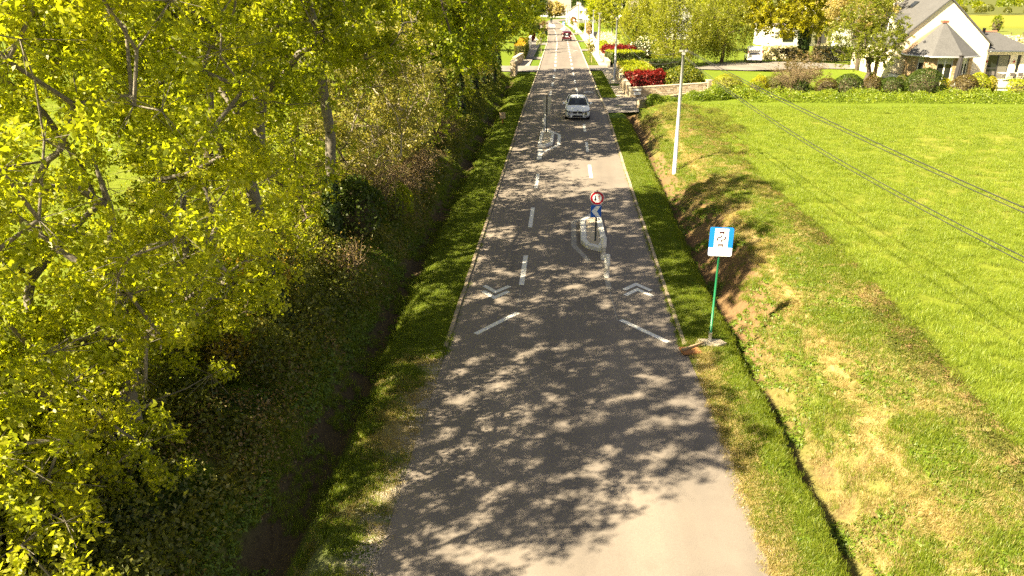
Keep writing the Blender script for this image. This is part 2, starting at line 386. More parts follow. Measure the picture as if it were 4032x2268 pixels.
road = link('road', np_mesh('road', RV, RF, True), M_ASPH); tag(road, 'sun-bleached two-way lane of grey asphalt', kind='structure')
def rz(x, y):
    l, r = edge_at(LE, y), edge_at(RE, y); t = (x - l) / (r - l)
    return float(base_z(y)) + .012 - .02 * (2 * t - 1) ** 2
def strip(name, pts, w, mat, dz=.006, parent=road, closed=False):
    """painted strip following a polyline on the road"""
    P = [Vector((p[0], p[1], 0)) for p in pts]; V = []; F = []
    Q = []
    for i in range(len(P) - 1):
        n = max(1, int((P[i + 1] - P[i]).length / 1.2))
        for k in range(n): Q.append(P[i].lerp(P[i + 1], k / n))
    Q.append(P[-1])
    for i, p in enumerate(Q):
        d0 = (Q[i] - Q[i - 1]).normalized() if i > 0 else (Q[1] - Q[0]).normalized()
        d1 = (Q[i + 1] - Q[i]).normalized() if i < len(Q) - 1 else d0
        d = (d0 + d1).normalized(); m = Vector((-d.y, d.x, 0)) * (w / 2 / max(.4, d.dot(d1)))
        for s in (-1, 1):
            q = p + m * s; V.append((q.x, q.y, rz(q.x, q.y) + dz))
        if i: b = 2 * i; F.append((b - 2, b, b + 1, b - 1))
    return link(name, np_mesh(name, V, F), mat, parent)
for k in range(0, 34):
    y = 24.16 + 6.5 * k
    if y > 236: break
    if not (46.9 < y < 53): strip('lane_dash', [(edge_at(LE, y) + 1.78, y), (edge_at(LE, y + 3) + 1.78, y + 3)], .17 if k < 8 else .2, M_PAINT)
    y2 = 39.42 + 6.5 * k
    if y2 < 222: strip('lane_dash', [(edge_at(RE, y2) - 1.82, y2), (edge_at(RE, y2 + 3) - 1.82, y2 + 3)], .17 if k < 8 else .2, M_PAINT)
for k in range(9):
    y = 262 + 7 * k
    strip('lane_dash', [(-2.7 - .028 * (y - 262), y), (-2.7 - .028 * (y + 3 - 262), y + 3)], .22, M_PAINT)
strip('diagonal_line', [(-2.33, 20.25), (-1.2, 21.85)], .17, M_PAINT)
strip('diagonal_line', [(1.9, 21.5), (3.15, 20.05)], .17, M_PAINT)
def chevrons(cx, y, s, w=.42, h=.55):
    for k in (0, .48):
        strip('cycle_chevron', [(cx - w, y + k - s * h / 2), (cx, y + k + s * h / 2), (cx + w, y + k - s * h / 2)], .17, M_PAINT, .006)
chevrons(-2.02, 23.3, -1); chevrons(2.62, 23.75, 1, .44)
chevrons(2.35, 72, 1, .4, .5); chevrons(-2.1, 131, -1, .35, .5); chevrons(1.95, 128, 1, .4, .5)
# painted outlines round the islands
strip('island_outline', [(1.75, 33.4), (.60, 31.55), (.58, 28.4), (1.1, 26.7)], .2, M_PAINTOLD)
strip('island_lead_line', [(1.67, 24.8), (1.69, 24.0)], .18, M_PAINTOLD)
strip('island_outline', [(-1.2, 53.6), (-.12, 51.2), (-.15, 47.9), (-1.2, 45.2)], .2, M_PAINT)
strip('island_lead_line', [(-1.28, 46.6), (-1.27, 43.6)], .17, M_PAINT)
for y, x0, x1 in ((126, -2.6, .6), (134, -2.7, 1.9), (150.5, -2.7, -.4), (168, -2.9, -.6), (196, -3.2, -1.0)):
    strip('tar_seam', [(x0, y), ((x0 + x1) / 2, y + .5), (x1, y + .3)], .16, M_TAR, .009)
arc = [(1.5 - 3.3 * math.cos(t), 172 + 34 * math.sin(t)) for t in np.linspace(-1.15, 1.0, 22)]
strip('tyre_mark', arc, .1, M_TAR, .010)
strip('tar_seam', [(-1.25, 20.5), (-1.22, 24.0)], .02, M_PAINTOLD, .007)
strip('tar_seam', [(1.8, 21.4), (1.68, 24.2)], .03, M_PAINTOLD, .007)

# kerb edging stones
def rbox(name, x, y, z, bev):
    m = MB(); m.box(-x / 2, x / 2, -y / 2, y / 2, 0, z); return m
kroot = empty('kerb'); tag(kroot, 'pale edging stones along both sides of the road', kind='structure')
kme = MB(); b_ = .012
kme.prism([(-.06, -.49), (.06, -.49), (.06, .49), (-.06, .49)], -.15, .035)
kme.prism([(-.05, -.48), (.05, -.48), (.05, .48), (-.05, .48)], .035, .05)
kmesh = kme.mesh('kerb_stone'); kmesh.materials.append(M_KERB)
rk = random.Random(3)
for E, s, y0 in ((LE, -1, 19.3), (RE, 1, 19.8)):
    for k in range(44):
        y = y0 + k + .5
        o = link('kerb_stone', kmesh, None, kroot, (edge_at(E, y) + s * .07 + rk.uniform(-.008, .008), y, float(base_z(y)) + rk.uniform(-.008, .006)), (rk.uniform(-.01, .01), 0, math.atan2(edge_at(E, y) - edge_at(E, y + 1), 1)))
    V, F = [], []
    for i, y in enumerate(np.arange(y0 + 44, 326, 4.0)):
        x = edge_at(E, y); z = float(base_z(y))
        V += [(x + s * .01, y, z - .1), (x + s * .01, y, z + .05), (x + s * .15, y, z + .05), (x + s * .15, y, z - .1)]
        if i:
            b = 4 * i
            for q in range(3): F.append((b - 4 + q, b - 4 + q + 1, b + q + 1, b + q))
    far_k = link('kerb_run', np_mesh('kerb_run', V, F), surf('kerb_pale_far', (.52, .43, .30), .9), kroot); far_k['kind'] = 'stuff'

# pavements and driveways
def ribbon(name, rows, mat, dz, kind='structure', label=None, parent=None):
    """rows: (y, x_in, x_out)"""
    V, F = [], []
    n = 3
    for i, (y, x0, x1) in enumerate(rows):
        for k in range(n + 1):
            x = x0 + (x1 - x0) * k / n; V.append((x, y, float(base_z(y)) + dz))
        if i:
            for k in range(n):
                b = i * (n + 1) + k; F.append((b - n - 1, b - n, b + 1, b) if x1 > x0 else (b, b + 1, b - n, b - n - 1))
    o = link(name, np_mesh(name, V, F), mat, parent)
    if kind: tag(o, label, kind=kind)
    return o
def wall_x(y): return float(np.interp(y, [60, 69, 94, 131, 182, 250, 330], [5.8, 5.75, 5.33, 5.33, 4.95, 4.35, 2.6]))
def wall_lx(y): return float(np.interp(y, [86, 105, 131, 160, 190, 241, 330], [-5.3, -5.28, -5.65, -6.1, -6.15, -7.3, -9.5]))
ysR = [68.5] + list(np.arange(72, 300, 5))
ribbon('pavement', [(y, edge_at(RE, y) + 1.45, wall_x(y) + .1) for y in ysR], M_PAVE, .035, label='sand-coloured pavement beside the garden walls on the far side')
ysL = [96] + list(np.arange(100, 300, 5))
ribbon('pavement', [(y, wall_lx(y), edge_at(LE, y) - 1.3) for y in ysL], surf('pavement_grey', (.34, .30, .25), .9, .2), .035, label='grey pavement in front of the hedges on the far left')
def drive(name, y0, y1, x0, x1, dz, label):
    rows = [(y, x0, x1) for y in np.linspace(y0, y1, 5)]
    return ribbon(name, rows, M_DRIVE, dz, label=label)
me = bpy.data.meshes.new('driveway'); dp = [(3.42, 60.3), (5.9, 60.9), (6.1, 63.4), (13.4, 68.7), (12.9, 70.4), (5.8, 68.7), (3.3, 68.3)]
me.from_pydata([(x, y, .045 if x < 9 else .32) for x, y in dp], [], [(0, 1, 2, 5, 6), (2, 3, 4, 5)]); tag(link('driveway', me, M_DRIVE), 'asphalt driveway mouth between the two stone walls', kind='structure')
drive('driveway', 90.5, 97.5, 3.0, 9.0, .045, 'asphalt driveway mouth beyond the pale hedge')
drive('driveway', 128, 133, 2.75, 5.3, .046, 'asphalt crossing beside the white garden wall')
drive('driveway', 160, 164, 2.6, 5.1, .046, 'asphalt crossing next to the red van')
drive('driveway', 196, 206, 2.35, 6.4, .046, 'asphalt crossing before the low round wall')
drive('driveway', 88.6, 95.9, -12, -2.7, .045, 'asphalt driveway mouth between the two rubble wall ends')
drive('driveway', 107.5, 112.5, -5.3, -2.8, .046, 'asphalt crossing beyond the second rubble wall')
drive('driveway', 146, 154, -5.9, -2.95, .046, 'asphalt crossing beyond the orange hedge')
# garden drive with the parked white van
m = MB()
gd = [(11, 90.5), (15, 90), (20, 88.5), (27, 86), (32.5, 84), (32.5, 90), (31, 99), (27, 104), (20, 103), (16, 96), (11, 95)]
V = [(x, y, gz1(x, y) + .11) for x, y in gd]
me = bpy.data.meshes.new('garden_drive'); me.from_pydata(V, [], [tuple(range(len(V)))])
tag(link('garden_drive', me, M_DRIVE), 'sunlit asphalt garden drive behind the lawn and round shrubs', kind='structure')

# ------------------------------------------------------------------ vegetation builders
def unit(v): return v / np.maximum(np.linalg.norm(v, axis=-1, keepdims=True), 1e-9)
def leaves_mesh(name, P, N, size, rng, tint, aspect=.62, fold=.25):
    """one bent quad per leaf at P facing N"""
    n = len(P); N = unit(N)
    r = unit(rng.normal(size=(n, 3))); U = unit(np.cross(N, r)); W = np.cross(N, U)
    L = (np.asarray(size) * (.55 + .9 * rng.random(n)))[:, None]
    V = np.empty((n, 4, 3)); up = N * L * fold
    V[:, 0] = P - U * L * .55 - up * .3; V[:, 1] = P + W * L * .5 * aspect + up * .5; V[:, 2] = P + U * L * .55 - up * .3; V[:, 3] = P - W * L * .5 * aspect + up * .5
    F = np.arange(4 * n).reshape(n, 4)
    return np_mesh(name, V.reshape(-1, 3), F, False, tint=np.repeat(tint, 4))
def tubes_mesh(name, A, B, ra, rb, sides=5):
    A = np.asarray(A, float); B = np.asarray(B, float); ra = np.asarray(ra); rb = np.asarray(rb)
    d = unit(B - A); ref = np.where(np.abs(d[:, 2:3]) < .9, np.array([[0, 0, 1.]]), np.array([[1., 0, 0]]))
    U = unit(np.cross(d, ref)); W = np.cross(d, U); n = len(A)
    t = np.arange(sides) * 2 * PI / sides; c, s = np.cos(t), np.sin(t)
    ring = U[:, None, :] * c[None, :, None] + W[:, None, :] * s[None, :, None]
    V = np.concatenate([A[:, None] + ring * ra[:, None, None], B[:, None] + d[:, None] * (rb * .3)[:, None, None] + ring * rb[:, None, None]], 1)
    k = np.arange(sides); k2 = (k + 1) % sides
    f = np.stack([k, k2, k2 + sides, k + sides], 1)
    F = (np.arange(n)[:, None, None] * 2 * sides + f[None]).reshape(-1, 4)
    return np_mesh(name, V.reshape(-1, 3), F, True)
def grow(rng, trunk, clumps, attach=None, bend=.13, seg=.7, tip=.011, power=2.25, jitter=.11):
    """joins clump centres to a trunk by the nearest wood; radii follow the load carried"""
    pos = [np.array(p, float) for p in trunk]; par = [-1] + list(range(len(trunk) - 1))
    fork = pos[-1] if attach is None else pos[min(attach + 1, len(pos) - 1)]
    order = np.argsort(np.linalg.norm(clumps - fork, axis=1)); tips = []
    arr = np.array(pos)
    base = max(1, len(trunk) - 4) if attach is None else attach
    for ci in order:
        c = clumps[ci]
        dv = c - arr[base:]; dist = np.linalg.norm(dv, axis=1)
        cost = dist + .8 * np.maximum(0, -dv[:, 2]) + .22 * np.linalg.norm(arr[base:] - fork, axis=1)
        j = base + int(np.argmin(cost)); p = arr[j]; L = np.linalg.norm(c - p)
        n = max(1, int(round(L / seg))); side = unit(rng.normal(size=3)) * L * bend * rng.uniform(.3, 1)
        prev = j
        for k in range(1, n + 1):
            t = k / n
            q = p * (1 - t) + c * t + side * math.sin(PI * t) + (rng.normal(size=3) * jitter * seg if k < n else 0)
            q[2] += L * .10 * math.sin(PI * t)
            pos.append(q); par.append(prev); prev = len(pos) - 1
        tips.append(prev); arr = np.array(pos)
    load = np.zeros(len(pos)); load[tips] = tip ** power
    for i in range(len(pos) - 1, 0, -1): load[par[i]] += load[i] + (0.25 * tip) ** power
    r = np.maximum(load, (tip * .8) ** power) ** (1 / power)
    return arr, np.array(par), r, tips
def sample_crown(rng, c, R, n, low=-.75, hollow=.45, seed=0):
    out = []
    while len(out) < n:
        v = rng.normal(size=3); v /= np.linalg.norm(v); q = rng.random() ** (1 / 3); q = hollow + (1 - hollow) * q if rng.random() < .75 else q
        p = v * q
        if p[2] < low: continue
        lump = .78 + .5 * vnoise(np.array([v[0] * 2 + seed]), np.array([v[1] * 2 + v[2] * 2.3]), .8)[0]
        out.append(np.array(c) + p * np.array(R) * min(lump, 1.15))
    return np.array(out)
def tree(name, label, base, trunk, crown, R, n_cl, lpc, leaf, spread, lmat, bmat, seed, cat='tree', group=None, low=-.75, trunk_r=None, droop=0.0, twigs=5, sides=7, ivy=None, extra=None, up=.5, tintshift=0.0, aspect=.62, tip=.011, extra_clumps=None, attach=None):
    rng = np.random.default_rng(seed)
    root = empty(name, base, 0, label, cat, group)
    cl = sample_crown(rng, crown, R, n_cl, low, seed=seed)
    if extra_clumps is not None: cl = np.concatenate([cl, np.array(extra_clumps, float)])
    arr, par, r, tips = grow(rng, trunk, cl, attach, tip=tip)
    if trunk_r: r = r * (1 + (trunk_r / r[0] - 1) * np.clip((r - .03) / (r[0] - .03), 0, 1))
    idx = np.arange(1, len(arr)); A = arr[par[idx]]; B = arr[idx]; rb = r[idx]; ra = np.minimum(r[par[idx]], r[idx] * 1.35)
    ra[:len(trunk) - 1] = r[:len(trunk) - 1]
    ra[0] *= 1.3
    if twigs:
        tp = arr[tips]; te = np.repeat(tp, twigs, 0); tv = rng.normal(size=(len(te), 3)) * spread * .75; tv[:, 2] = tv[:, 2] * .6 - droop * spread
        A = np.concatenate([A, te]); B = np.concatenate([B, te + tv]); ra = np.concatenate([ra, np.full(len(te), tip * .6)]); rb = np.concatenate([rb, np.full(len(te), tip * .3)])
    link('trunk', tubes_mesh('trunk', A, B, ra, rb, sides), bmat, root)
    if lpc:
        m = len(cl); cnt = (lpc * (.55 + .9 * rng.random(m))).astype(int)
        ci = np.repeat(np.arange(m), cnt); n = len(ci)
        off = rng.normal(size=(n, 3)) * spread * np.array([1, 1, .7]); 
        # leaves sit in tufts along the twigs
        tuft = rng.normal(size=(m * 7, 3)) * spread * np.array([1, 1, .75]); ti = ci * 7 + rng.integers(0, 7, n)
        off = tuft[ti] + rng.normal(size=(n, 3)) * spread * .21
        off[:, 2] -= droop * spread * np.abs(rng.normal(size=n)) * 1.4
        P = cl[ci] + off
        out = unit(P - np.array(crown)); N = unit(rng.normal(size=(n, 3))) + out * .35 + np.array([0, 0, up])
        tint = np.clip(rng.normal(.5, .17, n) + (rng.random(m)[ci] - .5) * .38 + tintshift, .02, .98)
        link('crown', leaves_mesh('crown', P, N, np.full(n, leaf), rng, tint, aspect), lmat, root)
    if ivy:
        z0, z1, rr, cnt, il = ivy
        t = rng.random(cnt) * (z1 - z0) + z0
        tz = np.array([p[2] for p in trunk]); X = np.interp(t, tz, [p[0] for p in trunk]); Y = np.interp(t, tz, [p[1] for p in trunk])
        an = rng.random(cnt) * 2 * PI; q = rr * (.55 + .6 * rng.random(cnt)) * (1 - .35 * (t - z0) / (z1 - z0))
        P = np.stack([X + np.cos(an) * q, Y + np.sin(an) * q, t], 1); N = np.stack([np.cos(an), np.sin(an), .3 + 0 * an], 1) + rng.normal(size=(cnt, 3)) * .4
        link('ivy', leaves_mesh('ivy', P, N, np.full(cnt, il), rng, np.clip(rng.normal(.5, .2, cnt), 0, 1), .9), M_IVY, root)
    return root
def box_hedge(name, label, path, w, h, leaf, dens, lmat, seed, z0=None, cat='hedge', group=None, depth=.14, lump=.12, top=None, ragged=1.0):
    """clipped hedge along a polyline; leaves cover the sides and the top"""
    rng = np.random.default_rng(seed); dens *= .72; leaf *= 1.15
    x0, y0 = path[0]; bz = gz1(x0, y0) if z0 is None else z0
    root = empty(name, (x0, y0, bz), 0, label, cat, group)
    core = MB(); Ps, Ns, Ts = [], [], []; tops = []
    for (ax, ay), (bx, by) in zip(path[:-1], path[1:]):
        L = math.hypot(bx - ax, by - ay); u = np.array([(bx - ax) / L, (by - ay) / L]); nrm = np.array([-u[1], u[0]])
        core_w = max(.1, w / 2 - .12)
        za, zb = (gz1(ax, ay), gz1(bx, by)) if z0 is None else (z0, z0)
        vs = []
        for s, zz in ((0.08, za), (L - .08, zb)):
            for q in (-core_w, core_w):
                for k in (0.0, h - .13): vs.append((ax + u[0] * s + nrm[0] * q - x0, ay + u[1] * s + nrm[1] * q - y0, zz + k - bz))
        core.add(vs, [(0, 2, 3, 1), (4, 5, 7, 6), (0, 1, 5, 4), (2, 6, 7, 3), (1, 3, 7, 5)])
        def put(n, face):
            s = rng.random(n) * L; 
            if face == 'top': q = (rng.random(n) - .5) * w; z = np.full(n, h); N = np.tile([0, 0, 1.], (n, 1))
            elif face == 'end0': s = np.zeros(n); q = (rng.random(n) - .5) * w; z = rng.random(n) * h; N = np.tile([-u[0], -u[1], .1], (n, 1))
            elif face == 'end1': s = np.full(n, L); q = (rng.random(n) - .5) * w; z = rng.random(n) * h; N = np.tile([u[0], u[1], .1], (n, 1))
            else: q = np.full(n, face * w / 2); z = rng.random(n) * h; N = np.tile([nrm[0] * face, nrm[1] * face, .15], (n, 1))
            X = ax + u[0] * s + nrm[0] * q; Y = ay + u[1] * s + nrm[1] * q; Z = z + za + (zb - za) * s / L
            P = np.stack([X, Y, Z], 1)
            d = (vnoise(X * 1.3 + Z, Y * 1.3 + Z * .7, .55, seed % 7) - .5) * 2 * lump - rng.exponential(depth * .5, n) + rng.normal(size=n) * .04 * ragged
            P = P + N * d[:, None]; Ps.append(P); Ns.append(N + rng.normal(size=(n, 3)) * .75 + np.array([0, 0, .25]))
            t = np.clip(rng.normal(.5, .2, n), 0, 1)
            Ts.append(t if face != 'top' or top is None else t); tops.append(np.full(n, face == 'top'))
        put(int(dens * L * w * 1.1), 'top'); put(int(dens * L * h), 1); put(int(dens * L * h), -1); put(int(dens * w * h), 'end0'); put(int(dens * w * h), 'end1')
    core.build('inner_twigs', M_TRUNKIN, root)
    P = np.concatenate(Ps) - np.array([x0, y0, bz]); N = np.concatenate(Ns); T = np.concatenate(Ts); tp = np.concatenate(tops)
    if top is None: link('foliage', leaves_mesh('foliage', P, N, np.full(len(P), leaf), rng, T, .6), lmat, root)
    else:
        link('foliage', leaves_mesh('foliage', P[~tp], N[~tp], np.full((~tp).sum(), leaf), rng, T[~tp], .6), lmat, root)
        link('top_growth', leaves_mesh('top_growth', P[tp], N[tp], np.full(tp.sum(), leaf), rng, T[tp], .6), top, root)
    return root
def bush(name, label, loc, R, leaf, count, lmat, seed, cat='shrub', group=None, lump=.18, tight=False, flowers=None, stems=False, low=-.35):
    rng = np.random.default_rng(seed); count = int(count * .72); leaf *= 1.15
    x, y = loc[0], loc[1]; z = loc[2] if len(loc) > 2 else gz1(x, y)
    root = empty(name, (x, y, z), 0, label, cat, group)
    v = unit(rng.normal(size=(count, 3))); v[:, 2] = np.where(v[:, 2] < low, -v[:, 2], v[:, 2])
    k = 1 + (vnoise(v[:, 0] * 2 + v[:, 2] + seed, v[:, 1] * 2 - v[:, 2], .6 if not tight else 1.2, seed % 5) - .5) * 2 * (lump if not tight else .06)
    q = k - rng.exponential(.10 if not tight else .05, count)
    P = v * np.array(R) * q[:, None]; P[:, 2] += R[2] * .62
    P[:, 2] = np.maximum(P[:, 2], .04)
    N = v + rng.normal(size=(count, 3)) * (.8 if not tight else .6) + np.array([0, 0, .25])
    T = np.clip(rng.normal(.5, .18, count) + (k - 1) * .5, 0, 1)
    # a core of twigs
    cm = MB(); nn, mm = 10, 6; vs = []; fs = []
    for i in range(mm + 1):
        t = PI * i / mm
        for j in range(nn):
            p = 2 * PI * j / nn; vs.append((math.sin(t) * math.cos(p) * R[0] * .74, math.sin(t) * math.sin(p) * R[1] * .74, max(0.0, math.cos(t) * R[2] * .74 + R[2] * .6)))
    for i in range(mm):
        for j in range(nn): fs.append((i * nn + j, (i + 1) * nn + j, (i + 1) * nn + (j + 1) % nn, i * nn + (j + 1) % nn))
    cm.add(vs, fs); cm.build('inner_twigs', M_TRUNKIN, root)
    link('foliage', leaves_mesh('foliage', P, N, np.full(count, leaf), rng, T, .6), lmat, root)
    if flowers is not None:
        fm, fn, fl = flowers; s = rng.choice(count, fn, replace=fn > count)
        link('blossom', leaves_mesh('blossom', P[s] + unit(v[s]) * .05, N[s], np.full(fn, fl), rng, np.clip(rng.normal(.6, .2, fn), 0, 1), .9), fm, root)
    return root

def scatter(name, src, P, scale, label, rng, tilt=.12, kind='stuff', parent=None):
    """one object that sets copies of a small plant on many ground points (geometry nodes)"""
    n = len(P)
    me = bpy.data.meshes.new(name); me.vertices.add(n); me.vertices.foreach_set('co', np.asarray(P, np.float32).ravel())
    a = me.attributes.new('rot', 'FLOAT_VECTOR', 'POINT'); r = np.stack([rng.normal(size=n) * tilt, rng.normal(size=n) * tilt, rng.random(n) * 2 * PI], 1).astype(np.float32); a.data.foreach_set('vector', r.ravel())
    a = me.attributes.new('scl', 'FLOAT', 'POINT'); a.data.foreach_set('value', np.asarray(scale, np.float32))
    me.update()
    o = link(name, me)
    ng = bpy.data.node_groups.new(name, 'GeometryNodeTree')
    ng.interface.new_socket('Geometry', in_out='INPUT', socket_type='NodeSocketGeometry'); ng.interface.new_socket('Geometry', in_out='OUTPUT', socket_type='NodeSocketGeometry')
    gi = ng.nodes.new('NodeGroupInput'); go = ng.nodes.new('NodeGroupOutput'); ip = ng.nodes.new('GeometryNodeInstanceOnPoints')
    oi = ng.nodes.new('GeometryNodeObjectInfo'); oi.inputs['Object'].default_value = src; oi.inputs['As Instance'].default_value = True
    ra = ng.nodes.new('GeometryNodeInputNamedAttribute'); ra.data_type = 'FLOAT_VECTOR'; ra.inputs['Name'].default_value = 'rot'
    sa = ng.nodes.new('GeometryNodeInputNamedAttribute'); sa.data_type = 'FLOAT'; sa.inputs['Name'].default_value = 'scl'
    e2 = ng.nodes.new('FunctionNodeEulerToRotation')
    ng.links.new(gi.outputs[0], ip.inputs['Points']); ng.links.new(oi.outputs['Geometry'], ip.inputs['Instance'])
    ng.links.new(ra.outputs[0], e2.inputs[0]); ng.links.new(e2.outputs[0], ip.inputs['Rotation']); ng.links.new(sa.outputs[0], ip.inputs['Scale'])
    ng.links.new(ip.outputs[0], go.inputs[0])
    md = o.modifiers.new('scatter', 'NODES'); md.node_group = ng
    tag(o, label, kind=kind)
    if parent: o.parent = parent
    return o
def tuft_src(name, nbl, h, spread, width, mat, seed, lean=.5, hvar=.4):
    rng = np.random.default_rng(seed); V = []; F = []; T = []
    for i in range(nbl):
        a = rng.random() * 2 * PI; p = (rng.random(2) * 2 - 1) * spread; hh = h * (1 - hvar * rng.random()); d = np.array([math.cos(a), math.sin(a)]); l = lean * rng.random() * hh
        s = np.array([-d[1], d[0]]) * width / 2; b = len(V)
        m_ = p + d * l * .35; t_ = p + d * l
        V += [(p[0] - s[0], p[1] - s[1], -.02), (p[0] + s[0], p[1] + s[1], -.02), (m_[0] + s[0] * .8, m_[1] + s[1] * .8, hh * .6), (m_[0] - s[0] * .8, m_[1] - s[1] * .8, hh * .6), (t_[0], t_[1], hh), (t_[0], t_[1], hh)]
        F += [(b, b + 1, b + 2, b + 3), (b + 3, b + 2, b + 4, b + 5)]; t = float(np.clip(rng.normal(.5, .2), 0, 1)); T += [t] * 6
    me = np_mesh(name, V, F, False, tint=T); me.materials.append(mat)
    return bpy.data.objects.new(name, me)      # kept out of the scene: only the scatter objects use it
def plant_src(name, nl, R, leaf, mat, seed, hz=.5):
    rng = np.random.default_rng(seed); v = unit(rng.normal(size=(nl, 3))); v[:, 2] = np.abs(v[:, 2])
    P = v * R * (.4 + .6 * rng.random((nl, 1))); P[:, 2] *= hz
    me = leaves_mesh(name, P, v + np.array([0, 0, .6]), np.full(nl, leaf), rng, np.clip(rng.normal(.5, .22, nl), 0, 1), .55); me.materials.append(mat)
    return bpy.data.objects.new(name, me)
def pts_in(rng, n, x0, x1, y0, y1, dens=None, near=None):
    x = rng.random(n) * (x1 - x0) + x0; y = rng.random(n) * (y1 - y0) + y0
    if near: # favour the near ground
        y = y0 + (y1 - y0) * rng.random(n) ** near
    if dens is not None:
        k = rng.random(n) < dens(x, y); x, y = x[k], y[k]
    return np.stack([x, y, ground_z(x, y) - .01], 1)
def in_view(P, margin=.06):
    c, s = math.cos(rad(3.609)), math.sin(rad(3.609)); th = rad(21.637)
    X, Y, Z = P[:, 0], P[:, 1], P[:, 2] - 9.5
    a = X * c + Y * s; h = -X * s + Y * c
    d = h * math.cos(th) - Z * math.sin(th); u = h * math.sin(th) + Z * math.cos(th)
    return (d > 1) & (np.abs(a / np.maximum(d, .1)) < .657 + margin * 2) & (u / np.maximum(d, .1) > -.37 - margin * 2)

# ------------------------------------------------------------------ oak row on the left bank
def gbase(x, y): return (x, y, gz1(x, y) - .05)
GO = 'oaks in a row on the roadside bank'
tree('oak_tree', 'nearest oak on the bank, pale lichen trunk forking low, open yellow-green crown', gbase(-7.7, 11.9), [(0, 0, 0), (-.06, .03, .5), (-.12, .06, 1.0), (-.08, .1, 1.5), (.02, .15, 2.2), (.1, .2, 3.0), (.05, .3, 4.0), (.1, .4, 5.0), (-.1, .5, 6.0), (-.2, .6, 7.2)],
     (-1.9, .15, 6.5), (4.6, 5.3, 5.8), 430, 450, .086, .45, M_OAK, M_BARK, 11, group=GO, low=-.92, trunk_r=.24, twigs=8, up=.6, tintshift=.05, attach=2, extra_clumps=[(.4 - 4.8 * a, -3.4 + 3.6 * b, .5 + 2.6 * c) for a, b, c in np.random.default_rng(8).random((80, 3))] + [(1.0 - 3.4 * a, -3.6 + 2.6 * b, .25 + 1.3 * c) for a, b, c in np.random.default_rng(9).random((34, 3))], sides=5)
tree('oak_tree', 'second oak from the camera, thin leaning ivy trunk above the ditch bank', gbase(-7.1, 18.6), [(0, 0, 0), (-.3, 0, 1.0), (-.5, .1, 2.0), (-.6, .2, 3.2), (-.8, .3, 4.2)],
     (-1.6, .4, 9.4), (3.6, 3.6, 6.8), 210, 290, .112, .5, M_OAK, M_BARK, 12, group=GO, low=-.5, trunk_r=.17, twigs=6, up=.6, ivy=(0, 3.0, .28, 1500, .1))
tree('oak_tree', 'oak with ivy-covered trunk beside the bare brown thicket', gbase(-7.5, 24.6), [(0, 0, 0), (-.1, 0, 1.4), (0, .1, 2.8), (.1, .1, 4.0), (0, .1, 5.0), (-.1, .1, 6.6)],
     (-1.2, .6, 10.2), (4.4, 4.2, 6.8), 270, 290, .125, .54, M_OAK, M_BARK, 13, group=GO, low=-.68, trunk_r=.17, twigs=5, up=.6, ivy=(0, 2.6, .34, 2200, .11))
rows = [(-7.6, 42.8, 3.8, 4.2, 190, M_OAKG, 'oak standing just beyond the pale thicket'), (-7.4, 48.8, 4.3, 4.2, 200, M_OAK, 'oak in the middle of the row opposite the white car'),
        (-7.2, 55.2, 4.2, 4.2, 190, M_OAKG, 'oak of the row level with the driveway mouth'), (-6.9, 61.8, 4.3, 4.4, 190, M_OAK, 'fourth oak from the far end of the bank row'),
        (-6.8, 68.6, 4.2, 4.3, 180, M_OAKG, 'third oak from the far end of the bank row'), (-6.6, 75.4, 4.4, 4.5, 180, M_OAK, 'second oak from the far end of the bank row'), (-6.7, 82.3, 4.5, 4.6, 190, M_OAKG, 'last oak of the bank row, by the rubble wall end')]
for i, (x, y, rx, rh, n, mt, lab) in enumerate(rows):
    tree('oak_tree', lab, gbase(x, y), [(0, 0, 0), (.1, 0, 1.3), (0, .1, 2.6), (-.1, .1, 3.8), (0, 0, 4.8)], (-.5, .2, 7.8 + .1 * i), (rx, 4.0, rh + 1.7), n, 135, .18, .55, mt, M_BARKD, 20 + i, group=GO, low=-.6, trunk_r=.24, twigs=3, sides=5, up=.6, ivy=(0, 3.0, .4, 700, .16))
# a second line of trees behind the row, against the meadow
rows2 = [(-15.5, 33, 3.6, M_OAK, 'broad oak in the meadow hedge behind the pale thicket'), (-15, 43, 4.0, M_OAKG, 'oak in the meadow hedge behind the roadside row'), (-14.5, 55, 4.2, M_OAK, 'oak far back in the meadow hedge'), (-14, 70, 4.4, M_OAKG, 'oak at the far end of the meadow hedge')]
for i, (x, y, rx, mt, lab) in enumerate(rows2):
    tree('oak_tree', lab, gbase(x, y), [(0, 0, 0), (.1, 0, 1.3), (0, .1, 2.6), (-.1, .1, 3.8)], (0, 0, 6.0), (rx, 4.2, 4.4), 130, 85, .25, .6, mt, M_BARKD, 40 + i, group='oaks behind the roadside row', low=-.75, trunk_r=.22, twigs=2, sides=5, up=.6)
